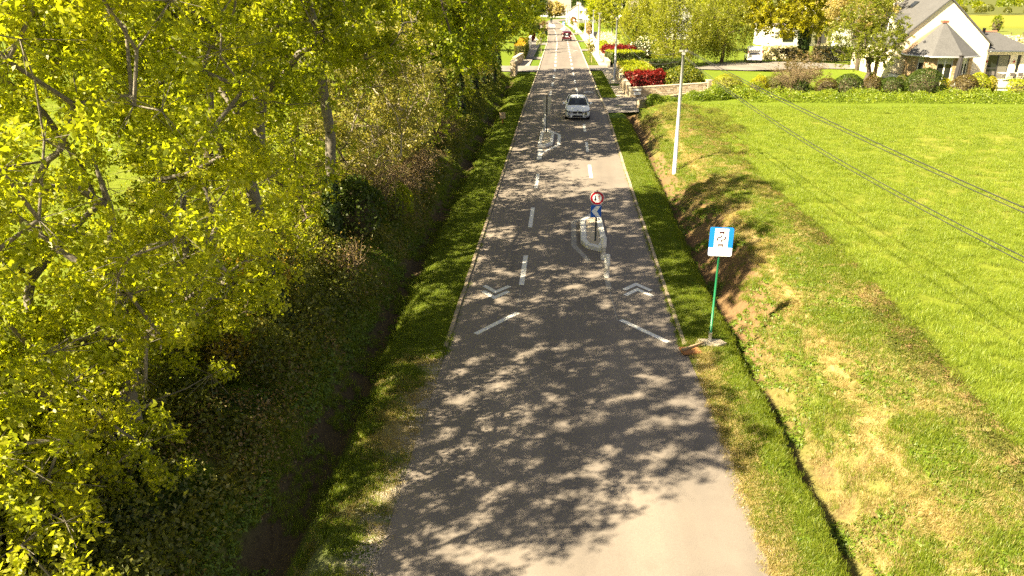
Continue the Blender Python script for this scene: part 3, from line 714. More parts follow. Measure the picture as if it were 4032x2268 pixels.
# pale saplings and bare scrub between the oaks
for i, (x, y, h, rx, n, lp, lab) in enumerate([(-7.6, 30.2, 3.6, 1.7, 60, 110, 'thin pale sapling nearest the ivy-covered oak'), (-7.4, 33.6, 4.2, 1.9, 70, 120, 'tall pale sapling in the middle of the thicket'), (-7.7, 37.4, 3.9, 1.9, 65, 120, 'pale sapling at the far end of the thicket'), (-9.4, 35.2, 4.2, 2.0, 60, 110, 'pale sapling set back behind the thicket')]):
    tree('sapling', lab, gbase(x, y), [(0, 0, 0), (.05, 0, .8), (0, .05, 1.6), (.05, 0, 2.4)], (0, 0, h), (rx, 2.0, h * .75), n, lp, .1, .42, M_BIRCH, surf('pale_stem', (.33, .28, .2), .9, .3, 5), 60 + i, group='pale saplings in the roadside thicket', low=-.95, trunk_r=.06, twigs=6, sides=5)
for i, (x, y, h, rx, n, mt, lab) in enumerate([(-8.3, 15.6, 1.9, 1.5, 50, M_OAK, 'leafy hazel right behind the nearest oak trunk'), (-8.6, 22.0, 2.2, 1.6, 55, M_OAK, 'leafy hazel between the second and third oaks'), (-9.6, 18.6, 2.0, 1.5, 45, M_BIRCH, 'pale hazel set back behind the second oak'), (-9.0, 27.6, 2.4, 1.8, 55, M_BIRCH, 'pale hazel left of the bare brown shrub'), (-9.8, 10.6, 1.5, 1.6, 50, M_OAK, 'leafy hazel at the lower left edge'), (-7.2, 40.0, 2.2, 1.4, 45, M_OAKG, 'leafy hazel after the pale saplings'), (-7.9, 46.0, 2.3, 1.6, 40, M_BIRCH, 'pale hazel between the first two oaks after the thicket'), (-8.0, 52.2, 2.4, 1.6, 40, M_OAKG, 'leafy hazel opposite the white car'), (-7.6, 58.6, 2.4, 1.6, 40, M_OAK, 'leafy hazel past the white car'), (-7.4, 65.4, 2.4, 1.6, 40, M_BIRCH, 'pale hazel in the far half of the oak row'), (-7.3, 72.2, 2.4, 1.6, 40, M_OAKG, 'leafy hazel near the far end of the oak row'), (-9.3, 24.6, 2.6, 1.7, 50, M_OAK, 'leafy hazel behind the ivy-trunked oak')]):
    tree('hazel_bush', lab, gbase(x, y), [(0, 0, 0), (.05, 0, .3), (0, .05, .6)], (0, 0, h), (rx, rx, h * .9), n, 140, .098, .36, mt, M_BARKD, 90 + i, cat='bush', group='hazels growing under the oak row', low=-.95, trunk_r=.05, twigs=5, sides=4)
def scrub(name, label, loc, R, n, seed, lmat=None, nl=0, mat=M_TWIG, leaf=.08, cat='shrub', group=None):
    rng = np.random.default_rng(seed); root = empty(name, loc, 0, label, cat, group)
    a = rng.random(n) * 2 * PI; q = rng.random(n) ** .6; b = np.stack([np.cos(a) * R[0] * .25 * q, np.sin(a) * R[1] * .25 * q, 0 * a], 1)
    tp = np.stack([np.cos(a) * R[0] * q, np.sin(a) * R[1] * q, R[2] * (.45 + .6 * rng.random(n))], 1) + rng.normal(size=(n, 3)) * .1
    mid = (b + tp) / 2 + np.array([0, 0, .2]) * R[2] + rng.normal(size=(n, 3)) * .08
    k = 4; t2 = np.repeat(tp, k, 0); m2 = np.repeat(mid, k, 0); e2 = m2 + (t2 - m2) * rng.random((n * k, 1)) + rng.normal(size=(n * k, 3)) * np.array(R) * .22; s2 = m2 + (t2 - m2) * rng.random((n * k, 1)) * .7
    A = np.concatenate([b, mid, s2]); B = np.concatenate([mid, tp, e2]); ra = np.concatenate([np.full(n, .016), np.full(n, .011), np.full(n * k, .008)]); rb = np.concatenate([np.full(n, .011), np.full(n, .006), np.full(n * k, .004)])
    link('stems', tubes_mesh('stems', A, B, ra, rb, 3), mat, root)
    if lmat is not None:
        P = np.concatenate([tp, e2])[rng.integers(0, n * (k + 1), nl)] + rng.normal(size=(nl, 3)) * .16
        link('foliage', leaves_mesh('foliage', P, rng.normal(size=(nl, 3)) + np.array([0, 0, .5]), np.full(nl, leaf), rng, np.clip(rng.normal(.5, .22, nl), 0, 1)), lmat, root)
    return root
scrub('bare_shrub', 'bare straw-brown shrub in front of the pale saplings', gbase(-7.3, 28.6), (1.5, 1.5, 2.4), 90, 71, M_BIRCH, 500)
scrub('bare_shrub', 'low brown thicket at the foot of the pale saplings', gbase(-6.9, 31.5), (1.5, 1.9, 1.7), 110, 72, M_DRYLEAF, 1500)
scrub('bare_shrub', 'brown scrub on the bank below the saplings', gbase(-6.9, 35.5), (1.3, 1.8, 1.5), 90, 73, M_DRYLEAF, 1300)
scrub('bare_shrub', 'reddish dead stems on the bank top beside the ivy oak', gbase(-6.7, 22.6), (.8, .9, 1.2), 50, 74, M_DRYLEAF, 300)
scrub('bare_shrub', 'brown scrub beneath the oaks opposite the white car', gbase(-6.9, 44.5), (1.1, 2.2, 1.5), 80, 75, M_DRYLEAF, 900)
scrub('gorse_shrub', 'yellow-flowered gorse behind the nearest oak', gbase(-9.0, 20.2), (1.2, 1.2, 1.5), 70, 76, M_GORSE, 2600)
scrub('gorse_shrub', 'yellow gorse low on the bank right of the nearest oak trunk', gbase(-7.6, 15.6), (.7, .8, 1.1), 50, 77, M_GORSE, 1300)
scrub('gorse_shrub', 'yellow gorse at the foot of the second oak', gbase(-7.9, 19.6), (.8, .8, 1.4), 50, 78, M_GORSE, 1500)
bush('holly_bush', 'dark green bush under the ivy-covered oak', (-7.3, 26.4), (1.1, 1.1, 1.3), .1, 5000, M_DKLEAF, 79)
bush('leafy_bush', 'bright leafy bush below the brown thicket', (-6.8, 29.6), (.9, 1.0, .9), .09, 3500, M_OAKG, 80, lump=.3)

# brambles and weeds along the left bank
rng = np.random.default_rng(5)
def bank_mass(name, label, n, x0, x1, y0, y1, hmax, leaf, lmat, seed, thr=.45, noise_s=1.4):
    rng = np.random.default_rng(seed)
    x = rng.random(n) * (x1 - x0) + x0; y = y0 + (y1 - y0) * rng.random(n) ** 1.35
    h = np.clip(vnoise(x, y, noise_s, seed) - thr, 0, 1) / (1 - thr); k = h > 0.01; x, y, h = x[k], y[k], h[k]
    edge = np.minimum(sstep(x0, x0 + .6, x), 1 - sstep(x1 - .6, x1, x))
    z = ground_z(x, y) + hmax * h ** .6 * edge * (1 - rng.random(len(x)) ** 2.5 * .7) + .03
    P = np.stack([x, y, z], 1) + rng.normal(size=(len(x), 3)) * .06
    N = rng.normal(size=P.shape) * .7 + np.array([.1, -.1, .8])
    o = link(name, leaves_mesh(name, P, N, np.full(len(P), leaf), rng, np.clip(rng.normal(.45, .2, len(P)) + (vnoise(x, y, .8, 9) - .5) * .5, 0, 1)), lmat)
    tag(o, label, kind='stuff'); return o
bank_mass('undergrowth', 'brambles and ivy on the shaded bank below the near oaks', 60000, -10.5, -5.8, 8.5, 34, 1.3, .095, M_BRAMBLE, 6, .25)
bank_mass('undergrowth', 'brambles along the bank below the far oaks', 26000, -9.0, -5.9, 34, 86, .9, .15, M_BRAMBLE, 7, .35)
bank_mass('undergrowth', 'dark ivy over the bank at the foot of the nearest oak', 9000, -8.6, -6.2, 9, 15, .6, .07, M_IVY, 8, .5)
bank_mass('undergrowth', 'lighter bramble shoots on the bank beside the left ditch', 14000, -8.2, -5.7, 9, 40, 1.0, .08, MATS['sunny_bramble_leaves'] if 'sunny_bramble_leaves' in MATS else leafmat('sunny_bramble_leaves', (.06, .07, .018), (.13, .14, .03), (.24, .22, .06), .45), 10, .5, .8)
bank_mass('undergrowth', 'brown dead growth on the shaded bank', 30000, -9.5, -5.5, 9, 42, .5, .06, M_DRYLEAF, 9, .45, .9)

# ------------------------------------------------------------------ grass
T_FIELD = tuft_src('grass_tuft', 300, .17, .40, .007, M_GRASS, 1, 1.0, .6)
T_LAWN = tuft_src('lawn_tuft', 170, .07, .22, .006, M_LAWN, 2, .9)
T_LONG = tuft_src('long_tuft', 40, .22, .10, .007, M_LAWN, 3, 1.1)
T_STRAW = tuft_src('straw_tuft', 150, .05, .24, .005, M_STRAW, 4, 1.4)
T_WEED = plant_src('weed_plant', 46, .22, .065, M_WEED, 5, .45)
T_BRAM = plant_src('bramble_plant', 90, .42, .06, leafmat('sunny_bramble_leaves', (.06, .07, .018), (.13, .14, .03), (.24, .22, .06), .45), 6, .55)
T_DRY = plant_src('dead_bracken', 70, .36, .055, M_DRYLEAF, 7, .45)
_gr = np.random.default_rng(3); _v = unit(_gr.normal(size=(40, 1, 3)))[:, 0] 
_gm = MB()
for _k in range(26):
    _x, _y = _gr.uniform(-.22, .22, 2); _r = _gr.uniform(.012, .03)
    _gm.add([(_x - _r, _y, 0), (_x, _y - _r, 0), (_x + _r, _y, 0), (_x, _y + _r, 0), (_x + _r * .2, _y, _r * 1.1)], [(0, 1, 4), (1, 2, 4), (2, 3, 4), (3, 0, 4)])
_gme = _gm.mesh('pebbles'); _gme.materials.append(surf('pale_gravel', (.42, .36, .28), .9, .35, 20, 40, .3)); T_GRAVEL = bpy.data.objects.new('pebbles', _gme)
rng = np.random.default_rng(21)
def put(name, src, P, lo, hi, label, tilt=.12):
    P = P[in_view(P, .14)]
    if len(P): scatter(name, src, P, lo + (hi - lo) * rng.random(len(P)), label, rng, tilt)
put('meadow_grass', T_FIELD, pts_in(rng, 17000, 9.5, 48, 9, 62.5, lambda x, y: (x > 9.25 + .7 * vnoise(x, y, 2)) * 1.0, 1.5), .6, 1.15, 'tall bright meadow grass right of the bramble strip', .2)
put('meadow_grass', T_FIELD, pts_in(rng, 5000, -40, -9.6, 8, 60, None, 1.4), .6, 1.1, 'bright meadow grass behind the oak row', .2)
put('verge_grass', T_LAWN, pts_in(rng, 6500, 3.6, 4.95, 19.6, 58, None, 1.5), .7, 1.2, 'mown verge grass between kerb and right-hand ditch')
put('verge_grass', T_LAWN, pts_in(rng, 3600, 3.95, 5.0, 9, 19.8, lambda x, y: .25 + .75 * (vnoise(x, y, .6) > .42)), .7, 1.3, 'rough verge grass beside the kerbless road edge on the right')
put('verge_grass', T_LAWN, pts_in(rng, 7500, -4.75, -3.15, 18.8, 86, None, 1.6), .7, 1.2, 'mown verge grass between kerb and left-hand ditch')
put('verge_grass', T_LAWN, pts_in(rng, 2000, -4.5, -3.25, 9, 19, lambda x, y: (vnoise(x, y, .5) > .5) * sstep(-3.1, -3.9, x)), .7, 1.4, 'patchy grass on the gravel edge at lower left')
put('ditch_grass', T_LONG, pts_in(rng, 3600, 4.6, 5.1, 9, 57, lambda x, y: vnoise(x, y, .9) > .38), .5, 1.1, 'longer grass hanging into the right-hand ditch', .35)
put('ditch_grass', T_LONG, pts_in(rng, 6000, -6.3, -4.5, 9, 85, lambda x, y: vnoise(x, y, 1.0) > .46, 1.2), .4, 1.1, 'long grass on the sides of the left-hand ditch', .35)
put('bank_grass', T_LONG, pts_in(rng, 8000, -7.6, -5.7, 22, 85, lambda x, y: vnoise(x, y, 1.5, 4) > .35, 1.3), .35, .8, 'grass on the slope below the oak row', .3)
put('bank_grass', T_LAWN, pts_in(rng, 9500, 5.5, 9.6, 9, 61, lambda x, y: (x > 5.95 + .4 * vnoise(x, y, 2, 5) + .75 * np.exp(-((y - 28) / 8) ** 4) * (vnoise(x, y, .6, 2) > .35)) * (.25 + .75 * (vnoise(x, y, 1.3) < .5)) * (1 - .85 * np.exp(-((x - 6.95) / .26) ** 2)), 1.35), .7, 1.5, 'short green grass on the right-hand bank')
put('dry_grass', T_STRAW, pts_in(rng, 6300, 5.8, 9.0, 9, 60, lambda x, y: (.15 + .7 * (vnoise(x, y, 1.3) > .5)) * (1 - .75 * (x < 6.6) * np.exp(-((y - 28) / 8) ** 4)), 1.35), .6, 1.3, 'dry straw-coloured grass on the right-hand bank', .3)
put('dry_grass', T_STRAW, pts_in(rng, 1900, 3.78, 4.5, 9, 20, lambda x, y: 1 - .75 * sstep(3.9, 4.4, x)), .6, 1.1, 'dry grass fringe along the lower right road edge', .3)
put('dry_grass', T_STRAW, pts_in(rng, 1000, -4.5, -3.15, 9, 19, lambda x, y: vnoise(x, y, .7, 3) > .45), .5, 1.0, 'dry grass fringe along the lower left road edge', .3)
put('dry_grass', T_STRAW, pts_in(rng, 1500, 6.6, 7.3, 9, 50, None, 1.3), .5, .9, 'pale trodden straw strip along the top of the right-hand bank', .3)
put('bank_grass', T_LONG, pts_in(rng, 2600, -7.4, -5.6, 9, 24, lambda x, y: vnoise(x, y, .9, 15) > .4), .35, 1.0, 'grass tufts on the near left bank in the shade', .35)
put('weeds', T_WEED, pts_in(rng, 2600, -7.6, -5.6, 9, 30, lambda x, y: vnoise(x, y, .8, 16) > .42), .4, 1.2, 'leafy weeds covering the near left bank', .2)
put('bank_grass', T_LONG, pts_in(rng, 3200, 5.7, 8.9, 9, 60, lambda x, y: vnoise(x, y, .8, 14) > .5, 1.3), .3, .85, 'rough grass clumps scattered on the right-hand bank', .35)
put('gravel', T_GRAVEL, pts_in(rng, 1300, -3.75, -3.05, 8.5, 19.5, lambda x, y: sstep(-3.75, -3.25, x) * (.3 + .7 * (vnoise(x, y, .8) > .4))), .5, 1.0, 'loose pale gravel along the lower left road edge')
put('gravel', T_GRAVEL, pts_in(rng, 260, 3.78, 3.95, 8.5, 19.5, None), .5, .9, 'loose grit along the lower right road edge')
put('weeds', T_WEED, pts_in(rng, 8000, 5.3, 8.8, 9, 52, lambda x, y: (vnoise(x, y, .9, 5) > .42) * (1.2 - sstep(14, 52, y)) * (1 - .8 * np.exp(-((x - 6.95) / .35) ** 2))), .3, 1.05, 'broad-leaved weeds on the right-hand bank')
put('weeds', T_WEED, pts_in(rng, 3400, 4.45, 5.3, 9, 50, lambda x, y: (vnoise(x, y, .8, 6) > .45) * 1.0), .35, 1.05, 'broad-leaved weeds along the right-hand ditch')
put('weeds', T_WEED, pts_in(rng, 1500, -6.4, -4.3, 9, 60, lambda x, y: (vnoise(x, y, .9, 7) > .5) * 1.0), .4, 1.0, 'broad-leaved weeds along the left-hand ditch')
put('bramble_strip', T_BRAM, pts_in(rng, 2600, 8.3, 9.9, 9, 58, lambda x, y: (np.abs(x - 9.0 - .5 * (vnoise(0 * x, y, 5) - .5)) < .25 + .5 * vnoise(x, y, 2.0, 8)) * (vnoise(x, y, 1.1, 9) > .5)), .35, .9, 'low brambles between the bank and the meadow', .2)
put('dead_bracken', T_DRY, pts_in(rng, 3600, 8.1, 9.8, 9, 60, lambda x, y: (np.abs(x - 9.05) < .42) * (vnoise(x, y, 1.0, 11) > .45)), .35, .85, 'brown dead bracken between the bank and the meadow', .3)
put('bramble_strip', T_BRAM, pts_in(rng, 700, 7.2, 11.5, 49, 59, lambda x, y: vnoise(x, y, 1.5, 12) > .35), .6, 1.3, 'brambles on the bank end near the driveway wall', .2)
put('dead_bracken', T_DRY, pts_in(rng, 300, 7.4, 10.5, 40, 55, lambda x, y: vnoise(x, y, 1.2, 13) > .5), .5, 1.2, 'russet dead stems on the bank beside the utility pole', .3)
put('lawn_grass', T_LAWN, pts_in(rng, 3500, 3.2, 4.4, 68.5, 130, lambda x, y: ((y < 90) | (y > 98)) * ((y < 127.5) | (y > 133.5)) * (x < np.interp(y, [66, 130], [4.75, 4.15])), 1.3), .8, 1.3, 'mown strips between road and pavement on the far right')

# ------------------------------------------------------------------ traffic islands, posts and road signs
M_WHITEP = surf('white_weathered_paint', (.72, .69, .63), .7, .2, 3, 12, .35)
M_CONC = surf('pale_concrete_fill', (.50, .42, .31), .9, .25, 2.5, 20, .3)
M_DKPOST = flat('dark_green_post', (.012, .022, .016), .45)
M_GREENPOST = flat('bright_green_post', (.012, .15, .06), .4)
M_ALU = flat('sign_back_aluminium', (.42, .40, .34), .45, .3)
M_SWHITE = flat('sign_white', (.82, .82, .80), .4); M_SRED = flat('sign_red', (.50, .010, .022), .4); M_SBLUE = flat('sign_blue', (.008, .10, .46), .4); M_SBLACK = flat('sign_black', (.015, .013, .014), .4)
M_SBLUE2 = flat('info_sign_blue', (.006, .17, .58), .4); M_SBROWN = flat('sign_print_dark_red', (.045, .008, .012), .5)
def inset(poly, d):
    n = len(poly); out = []
    A = sum(poly[i][0] * poly[(i + 1) % n][1] - poly[(i + 1) % n][0] * poly[i][1] for i in range(n)); sg = 1 if A > 0 else -1
    for i in range(n):
        p0, p1, p2 = Vector(poly[i - 1]), Vector(poly[i]), Vector(poly[(i + 1) % n])
        n1 = Vector((-(p1 - p0).y, (p1 - p0).x)).normalized() * sg; n2 = Vector((-(p2 - p1).y, (p2 - p1).x)).normalized() * sg
        m = (n1 + n2).normalized(); out.append(tuple(p1 + m * (d / max(.45, m.dot(n1)))))
    return out
def island(label, poly, h, width, seed):
    x0, y0 = poly[0]; z0 = float(base_z(y0))
    root = empty('traffic_island', (x0, y0, z0), 0, label, 'traffic island')
    loc = [(x - x0, y - y0) for x, y in poly]; inn = inset(loc, width); inn2 = inset(loc, width + .012); r = random.Random(seed)
    MB().prism(inn2, -.05, h - .025).build('concrete_fill', M_CONC, root)
    n = len(loc)
    for i in range(n):
        a, b, c, d = Vector(loc[i]), Vector(loc[(i + 1) % n]), Vector(inn[(i + 1) % n]), Vector(inn[i])
        k = max(1, int(round((b - a).length / .9)))
        for j in range(k):
            g = .012 / max(.3, (b - a).length)
            t0, t1 = j / k + g, (j + 1) / k - g; hh = h + r.uniform(-.008, .01)
            q = [a.lerp(b, t0), a.lerp(b, t1), d.lerp(c, t1), d.lerp(c, t0)]
            ins = inset([tuple(v) for v in q], .025)
            m = MB(); m.prism([tuple(v) for v in q], -.05, hh - .03)
            vs = [(v[0], v[1], hh - .03) for v in q] + [(v[0], v[1], hh) for v in ins]
            m.add(vs, [(4, 5, 6, 7), (0, 1, 5, 4), (1, 2, 6, 5), (2, 3, 7, 6), (3, 0, 4, 7)]); m.build('kerb_block', M_WHITEP, root)
    return root
island('white-kerbed island under the round red-ringed sign', [(.86, 31.4), (.84, 28.75), (1.02, 28.15), (1.62, 27.7), (1.84, 28.7), (1.77, 32.3), (1.5, 32.6)], .17, .24, 1)
island('white-kerbed island in front of the white car, sign backs above it', [(-1.42, 46.95), (-.92, 47.15), (-.5, 47.95), (-.47, 50.9), (-1.0, 52.0), (-1.36, 51.5)], .17, .2, 2)
island('far island with the small blue arrow sign', [(-1.0, 231), (.2, 229), (.55, 231), (.4, 238), (-.3, 238)], .18, .3, 3)
island('far island before the bend with the dark sign back', [(-4.6, 258), (-2.7, 257), (-3.4, 268), (-4.6, 272)], .18, .3, 4)
def bollard(label, x, y, h, r, z=0.0, group=None):
    root = empty('marker_post', (x, y, float(base_z(y)) + z), 0, label, 'post', group)
    m = MB(); m.tube([(0, 0, 0), (0, 0, h * .42)], [r, r * .98], 14); m.build('lower_sleeve', M_WHITEP, root)
    m = MB(); m.tube([(0, 0, h * .42), (0, 0, h * .56)], [r * .9, r * .9], 14, cap=False); m.build('neck', surf('grey_neck', (.45, .43, .38), .8), root)
    m = MB(); m.tube([(0, 0, h * .56), (0, 0, h * .60), (0, 0, h * .68), (0, 0, h * .69), (0, 0, h * .985), (0, 0, h)], [r * .98, r * 1.08, r * 1.08, r * 1.0, r, r * .86], 14); m.build('upper_sleeve', M_WHITEP, root)
    return root
bollard('white banded marker post nearest the camera, on the bare road', 1.66, 25.1, .82, .095)
bollard('white banded marker post touching the near island kerb', 1.63, 26.95, .85, .098)
bollard('white banded marker post behind the dark sign pole', -1.17, 52.5, .85, .10)
bollard('taller-looking white marker post just behind its twin at the second island', -1.12, 54.2, .9, .10)
bollard('small white marker post by the far blue arrow sign', .32, 233.8, .75, .16, .1)
bollard('small white marker post by the far dark sign back', -4.6, 266, .95, .2, .1)

def plate(name, w, h, mat, parent, z, y=0.0, r=.04, t=.02, x=0, backmat=None):
    pts = []
    for cx, cy, a0 in ((w / 2 - r, h / 2 - r, 0), (-w / 2 + r, h / 2 - r, 90), (-w / 2 + r, -h / 2 + r, 180), (w / 2 - r, -h / 2 + r, 270)):
        for k in range(5): a = rad(a0 + 22.5 * k); pts.append((cx + r * math.cos(a), cy + r * math.sin(a)))
    M = Matrix.Translation((x, y, z)) @ Matrix.Rotation(rad(90), 4, 'X')
    return MB().prism(pts, -t / 2, t / 2, 0, M).build(name, mat, parent)
def face(name, polys, mat, parent, z, y, x=0):
    """flat print standing just in front of a plate that faces -Y"""
    m = MB()
    for p in polys: m.add([(x + a, y, z + b) for a, b in p], [tuple(range(len(p)))])
    return m.build(name, mat, parent)
def disc(r, n=40, cx=0, cy=0): return [(cx + r * math.cos(2 * PI * k / n), cy + r * math.sin(2 * PI * k / n)) for k in range(n)]
def ringp(r0, r1, n=40): return [[(q * math.cos(2 * PI * (k + d) / n), q * math.sin(2 * PI * (k + d) / n)) for q, d in ((r0, 0), (r1, 0), (r1, 1), (r0, 1))] for k in range(n)]
root = empty('road_sign', (1.40, 28.62, .13), 0, 'round red-ringed priority sign above a blue arrow plate', 'road sign')
MB().tube([(0, .035, 0), (0, .035, 2.0)], .033, 12).build('post', M_DKPOST, root)
M90 = Matrix.Translation((.005, 0, 1.71)) @ Matrix.Rotation(rad(90), 4, 'X')
p = MB().prism(disc(.27), -.01, .01, 0, M90).build('round_panel', M_ALU, root)
face('white_rim', ringp(.252, .268), M_SWHITE, p, 1.71, -.0125, .005); face('red_ring', ringp(.172, .252), M_SRED, p, 1.71, -.0125, .005); face('white_disc', [disc(.172)], M_SWHITE, p, 1.71, -.0125, .005)
face('black_arrow', [[(-.022, .10), (-.022, -.02), (.022, -.02), (.022, .10)][::-1], [(-.06, -.02), (0, -.125), (.06, -.02)]], M_SBLACK, p, 1.71, -.015, -.065)
face('red_arrow', [[(-.012, -.115), (.012, -.115), (.012, .05), (-.012, .05)], [(-.034, .05), (.034, .05), (0, .115)]], M_SRED, p, 1.71, -.015, .075)
p = plate('arrow_panel', .40, .47, M_SBLUE, root, 1.20, 0, .035, .02, -.02)
face('white_arrow', [[(-.17, 0), (0, .205), (.17, .205), (.03, 0)], [(-.17, 0), (.03, 0), (.17, -.205), (0, -.205)]], M_SWHITE, p, 1.20, -.013, -.02)
root = empty('road_sign', (-.97, 51.35, .13), 0, 'two blank sign backs on a dark post at the second island', 'road sign')
MB().tube([(0, -.035, 0), (0, -.035, 2.42)], .035, 12).build('post', M_DKPOST, root)
p = plate('upper_panel', .55, .64, M_ALU, root, 2.0, 0, .05); 
for zz in (2.2, 1.82): MB().box(-.24, .24, -.035, -.01, zz - .02, zz + .02).build('bracket', flat('bracket_grey', (.55, .53, .48), .4, .5), p)
p = plate('lower_panel', .44, .48, M_ALU, root, 1.42, 0, .04)
for zz in (1.55, 1.28): MB().box(-.19, .19, -.035, -.01, zz - .02, zz + .02).build('bracket', MATS['bracket_grey'], p)

# information sign with the green pole
root = empty('information_sign', (4.30, 20.1, -.02), rad(-3), 'blue and white lane-sharing information sign on a tall green pole', 'sign')
MB().tube([(0, .03, .3), (.02, .03, 3.35)], .032, 12).build('pole', M_GREENPOST, root)
MB().tube([(0, .03, 0), (0, .03, .32)], .05, 12).build('pole_sleeve', surf('sleeve_grey', (.50, .47, .40), .8), root)
MB().prism([(-.42, -.12), (-.2, -.28), (.2, -.22), (.46, -.02), (.3, .2), (-.3, .16)], -.1, .05).build('concrete_footing', surf('footing', (.5, .43, .32), .95, .3, 5), root)
PZ, PW, PH = 3.0, .62, .80
pan = plate('panel', PW, PH, M_SBLUE2, root, PZ, -.01, .045, .025, .02)
yy = -.0245; X0 = .02
face('white_lower_field', [[(-.31, -.365), (-.275, -.4), (.275, -.4), (.31, -.365), (.31, -.16), (-.31, -.16)]], M_SWHITE, pan, PZ, yy, X0)
face('white_road_field', [[(-.18, -.16), (.18, -.16), (.18, .37), (-.18, .37)]], M_SWHITE, pan, PZ, yy, X0)
y2 = -.0265
def car_icon(cx, cz):
    P = [[(-.055, -.025), (.055, -.025), (.055, .015), (-.055, .015)], [(-.05, -.055), (-.03, -.055), (-.03, -.025), (-.05, -.025)], [(.03, -.055), (.05, -.055), (.05, -.025), (.03, -.025)],
         [(-.05, .015), (-.042, .015), (-.036, .062), (-.046, .062)], [(.042, .015), (.05, .015), (.046, .062), (.036, .062)], [(-.046, .058), (.046, .058), (.042, .067), (-.042, .067)]]
    return [[(cx + a * 1.25, cz + b * 1.15) for a, b in q] for q in P]
def poly_line(pts, w):
    out = []
    for a, b in zip(pts[:-1], pts[1:]):
        d = Vector(b) - Vector(a); d.normalize(); n = Vector((-d.y, d.x)) * w / 2; e = d * w * .3
        out.append([tuple(Vector(a) - e + n)[:2], tuple(Vector(a) - e - n)[:2], tuple(Vector(b) + e - n)[:2], tuple(Vector(b) + e + n)[:2]])
    return out
pr = car_icon(.0, .27) + car_icon(.0, -.075)
pr += poly_line([(0, .185), (0, .15), (-.03, .125), (-.07, .125), (-.1, .1), (-.1, .06)], .03) + [[(-.14, .065), (-.1, .02), (-.06, .065)]]
pr += poly_line([(0, .01), (0, .035), (.03, .06), (.07, .06), (.1, .085), (.1, .12)], .03) + [[(.06, .115), (.14, .115), (.1, .16)]]
for nm_, q_ in (('car_pictogram', pr[:6]), ('car_pictogram', pr[6:12]), ('path_arrow', pr[12:18]), ('path_arrow', pr[18:])): face(nm_, q_, M_SBROWN, pan, PZ, y2, X0)
ln = poly_line([(-.165, -.15), (-.165, .36)], .006) + poly_line([(.165, -.15), (.165, .36)], .006)
for k in range(6):
    for xx in (-.105, .105):
        if k in (2, 3) and xx < 0 or k in (2, 3) and xx > 0: continue
        ln += poly_line([(xx, -.14 + k * .09), (xx, -.10 + k * .09)], .005)
for cx, cz, s in ((-.137, .29, -1), (-.137, -.05, -1), (.137, -.08, 1)):
    ln += poly_line([(cx - .018, cz - s * .014), (cx, cz + s * .01), (cx + .018, cz - s * .014)], .005)
ln += [disc(.014, 12, .137, .25), disc(.012, 12, .137, .29)] + poly_line([(.137, .23), (.137, .32)], .008)
face('lane_pictogram', ln, flat('sign_print_grey_red', (.25, .12, .12), .5), pan, PZ, y2, X0)['kind'] = 'stuff'
def text(name, body, size, mat, parent, loc, rot=(rad(90), 0, 0), align='CENTER', squeeze=1.0):
    c = bpy.data.curves.new(name, 'FONT'); c.body = body; c.size = size; c.align_x = align; c.align_y = 'CENTER'; c.extrude = .0004; c.space_character = 1.08; c.resolution_u = 3
    c.materials.append(mat); tmp = bpy.data.objects.new(name, c); COL.objects.link(tmp); bpy.context.view_layer.update()
    me = bpy.data.meshes.new_from_object(tmp.evaluated_get(bpy.context.evaluated_depsgraph_get())); bpy.data.objects.remove(tmp)
    o = bpy.data.objects.new(name, me); COL.objects.link(o); o.parent = parent
    if len(me.materials) == 0: me.materials.append(mat)
    o['kind'] = 'stuff'; o.location = loc; o.rotation_euler = rot; o.scale = (squeeze, 1, 1); return o
MT = flat('sign_lettering', (.06, .02, .02), .5)
for k, t in enumerate(('AUTOMOBILISTES', 'EN CAS DE CROISEMENT', 'DÉPORTEZ-VOUS', 'PRIORITÉ AUX CYCLISTES')):
    text('lettering', t, .048, MT, pan, (X0, y2, PZ - .195 - k * .055), squeeze=.86 if len(t) > 16 else 1)

# board and stake lying by the sign, marker stake on the left verge
root = empty('wooden_board', (3.66, 19.45, .06), rad(12), 'flat orange-brown board on the road edge by the green pole', 'board')
MB().box(-.26, .26, -.2, .2, -.03, .02).build('panel', surf('orange_brown_board', (.32, .14, .055), .85, .25, 6), root, bevel=.006)
MB().box(-.22, .22, -.16, .16, .02, .027).build('surface_skin', surf('board_skin', (.36, .17, .07), .85, .25, 9), root)
root = empty('wooden_stake', (3.72, 19.55, .10), rad(38), 'weathered wooden stake lying across the orange-brown board', 'stake')
MB().add([(-.38, -.03, .0), (-.38, .03, .0), (-.38, .03, .06), (-.38, -.03, .06), (.42, -.03, .0), (.42, .03, .0), (.42, .03, .06), (.42, -.03, .06), (.52, 0, .03)], [(0, 1, 2, 3), (0, 4, 5, 1), (1, 5, 6, 2), (2, 6, 7, 3), (3, 7, 4, 0), (4, 8, 5), (5, 8, 6), (6, 8, 7), (7, 8, 4)]).build('shaft', surf('weathered_wood', (.30, .22, .13), .9, .3, 8), root)
root = empty('marker_stake', (-4.15, 55.2, gz1(-4.15, 55.2)), rad(15), 'small wooden plate on an orange stake on the left verge', 'stake')
MB().box(-.035, .035, -.02, .02, 0, .85).build('stake', surf('orange_stake', (.40, .13, .04), .8), root)
MB().box(-.2, .2, -.045, -.02, .42, .86).build('plate', surf('pale_plywood', (.52, .38, .22), .8, .3, 6), root)

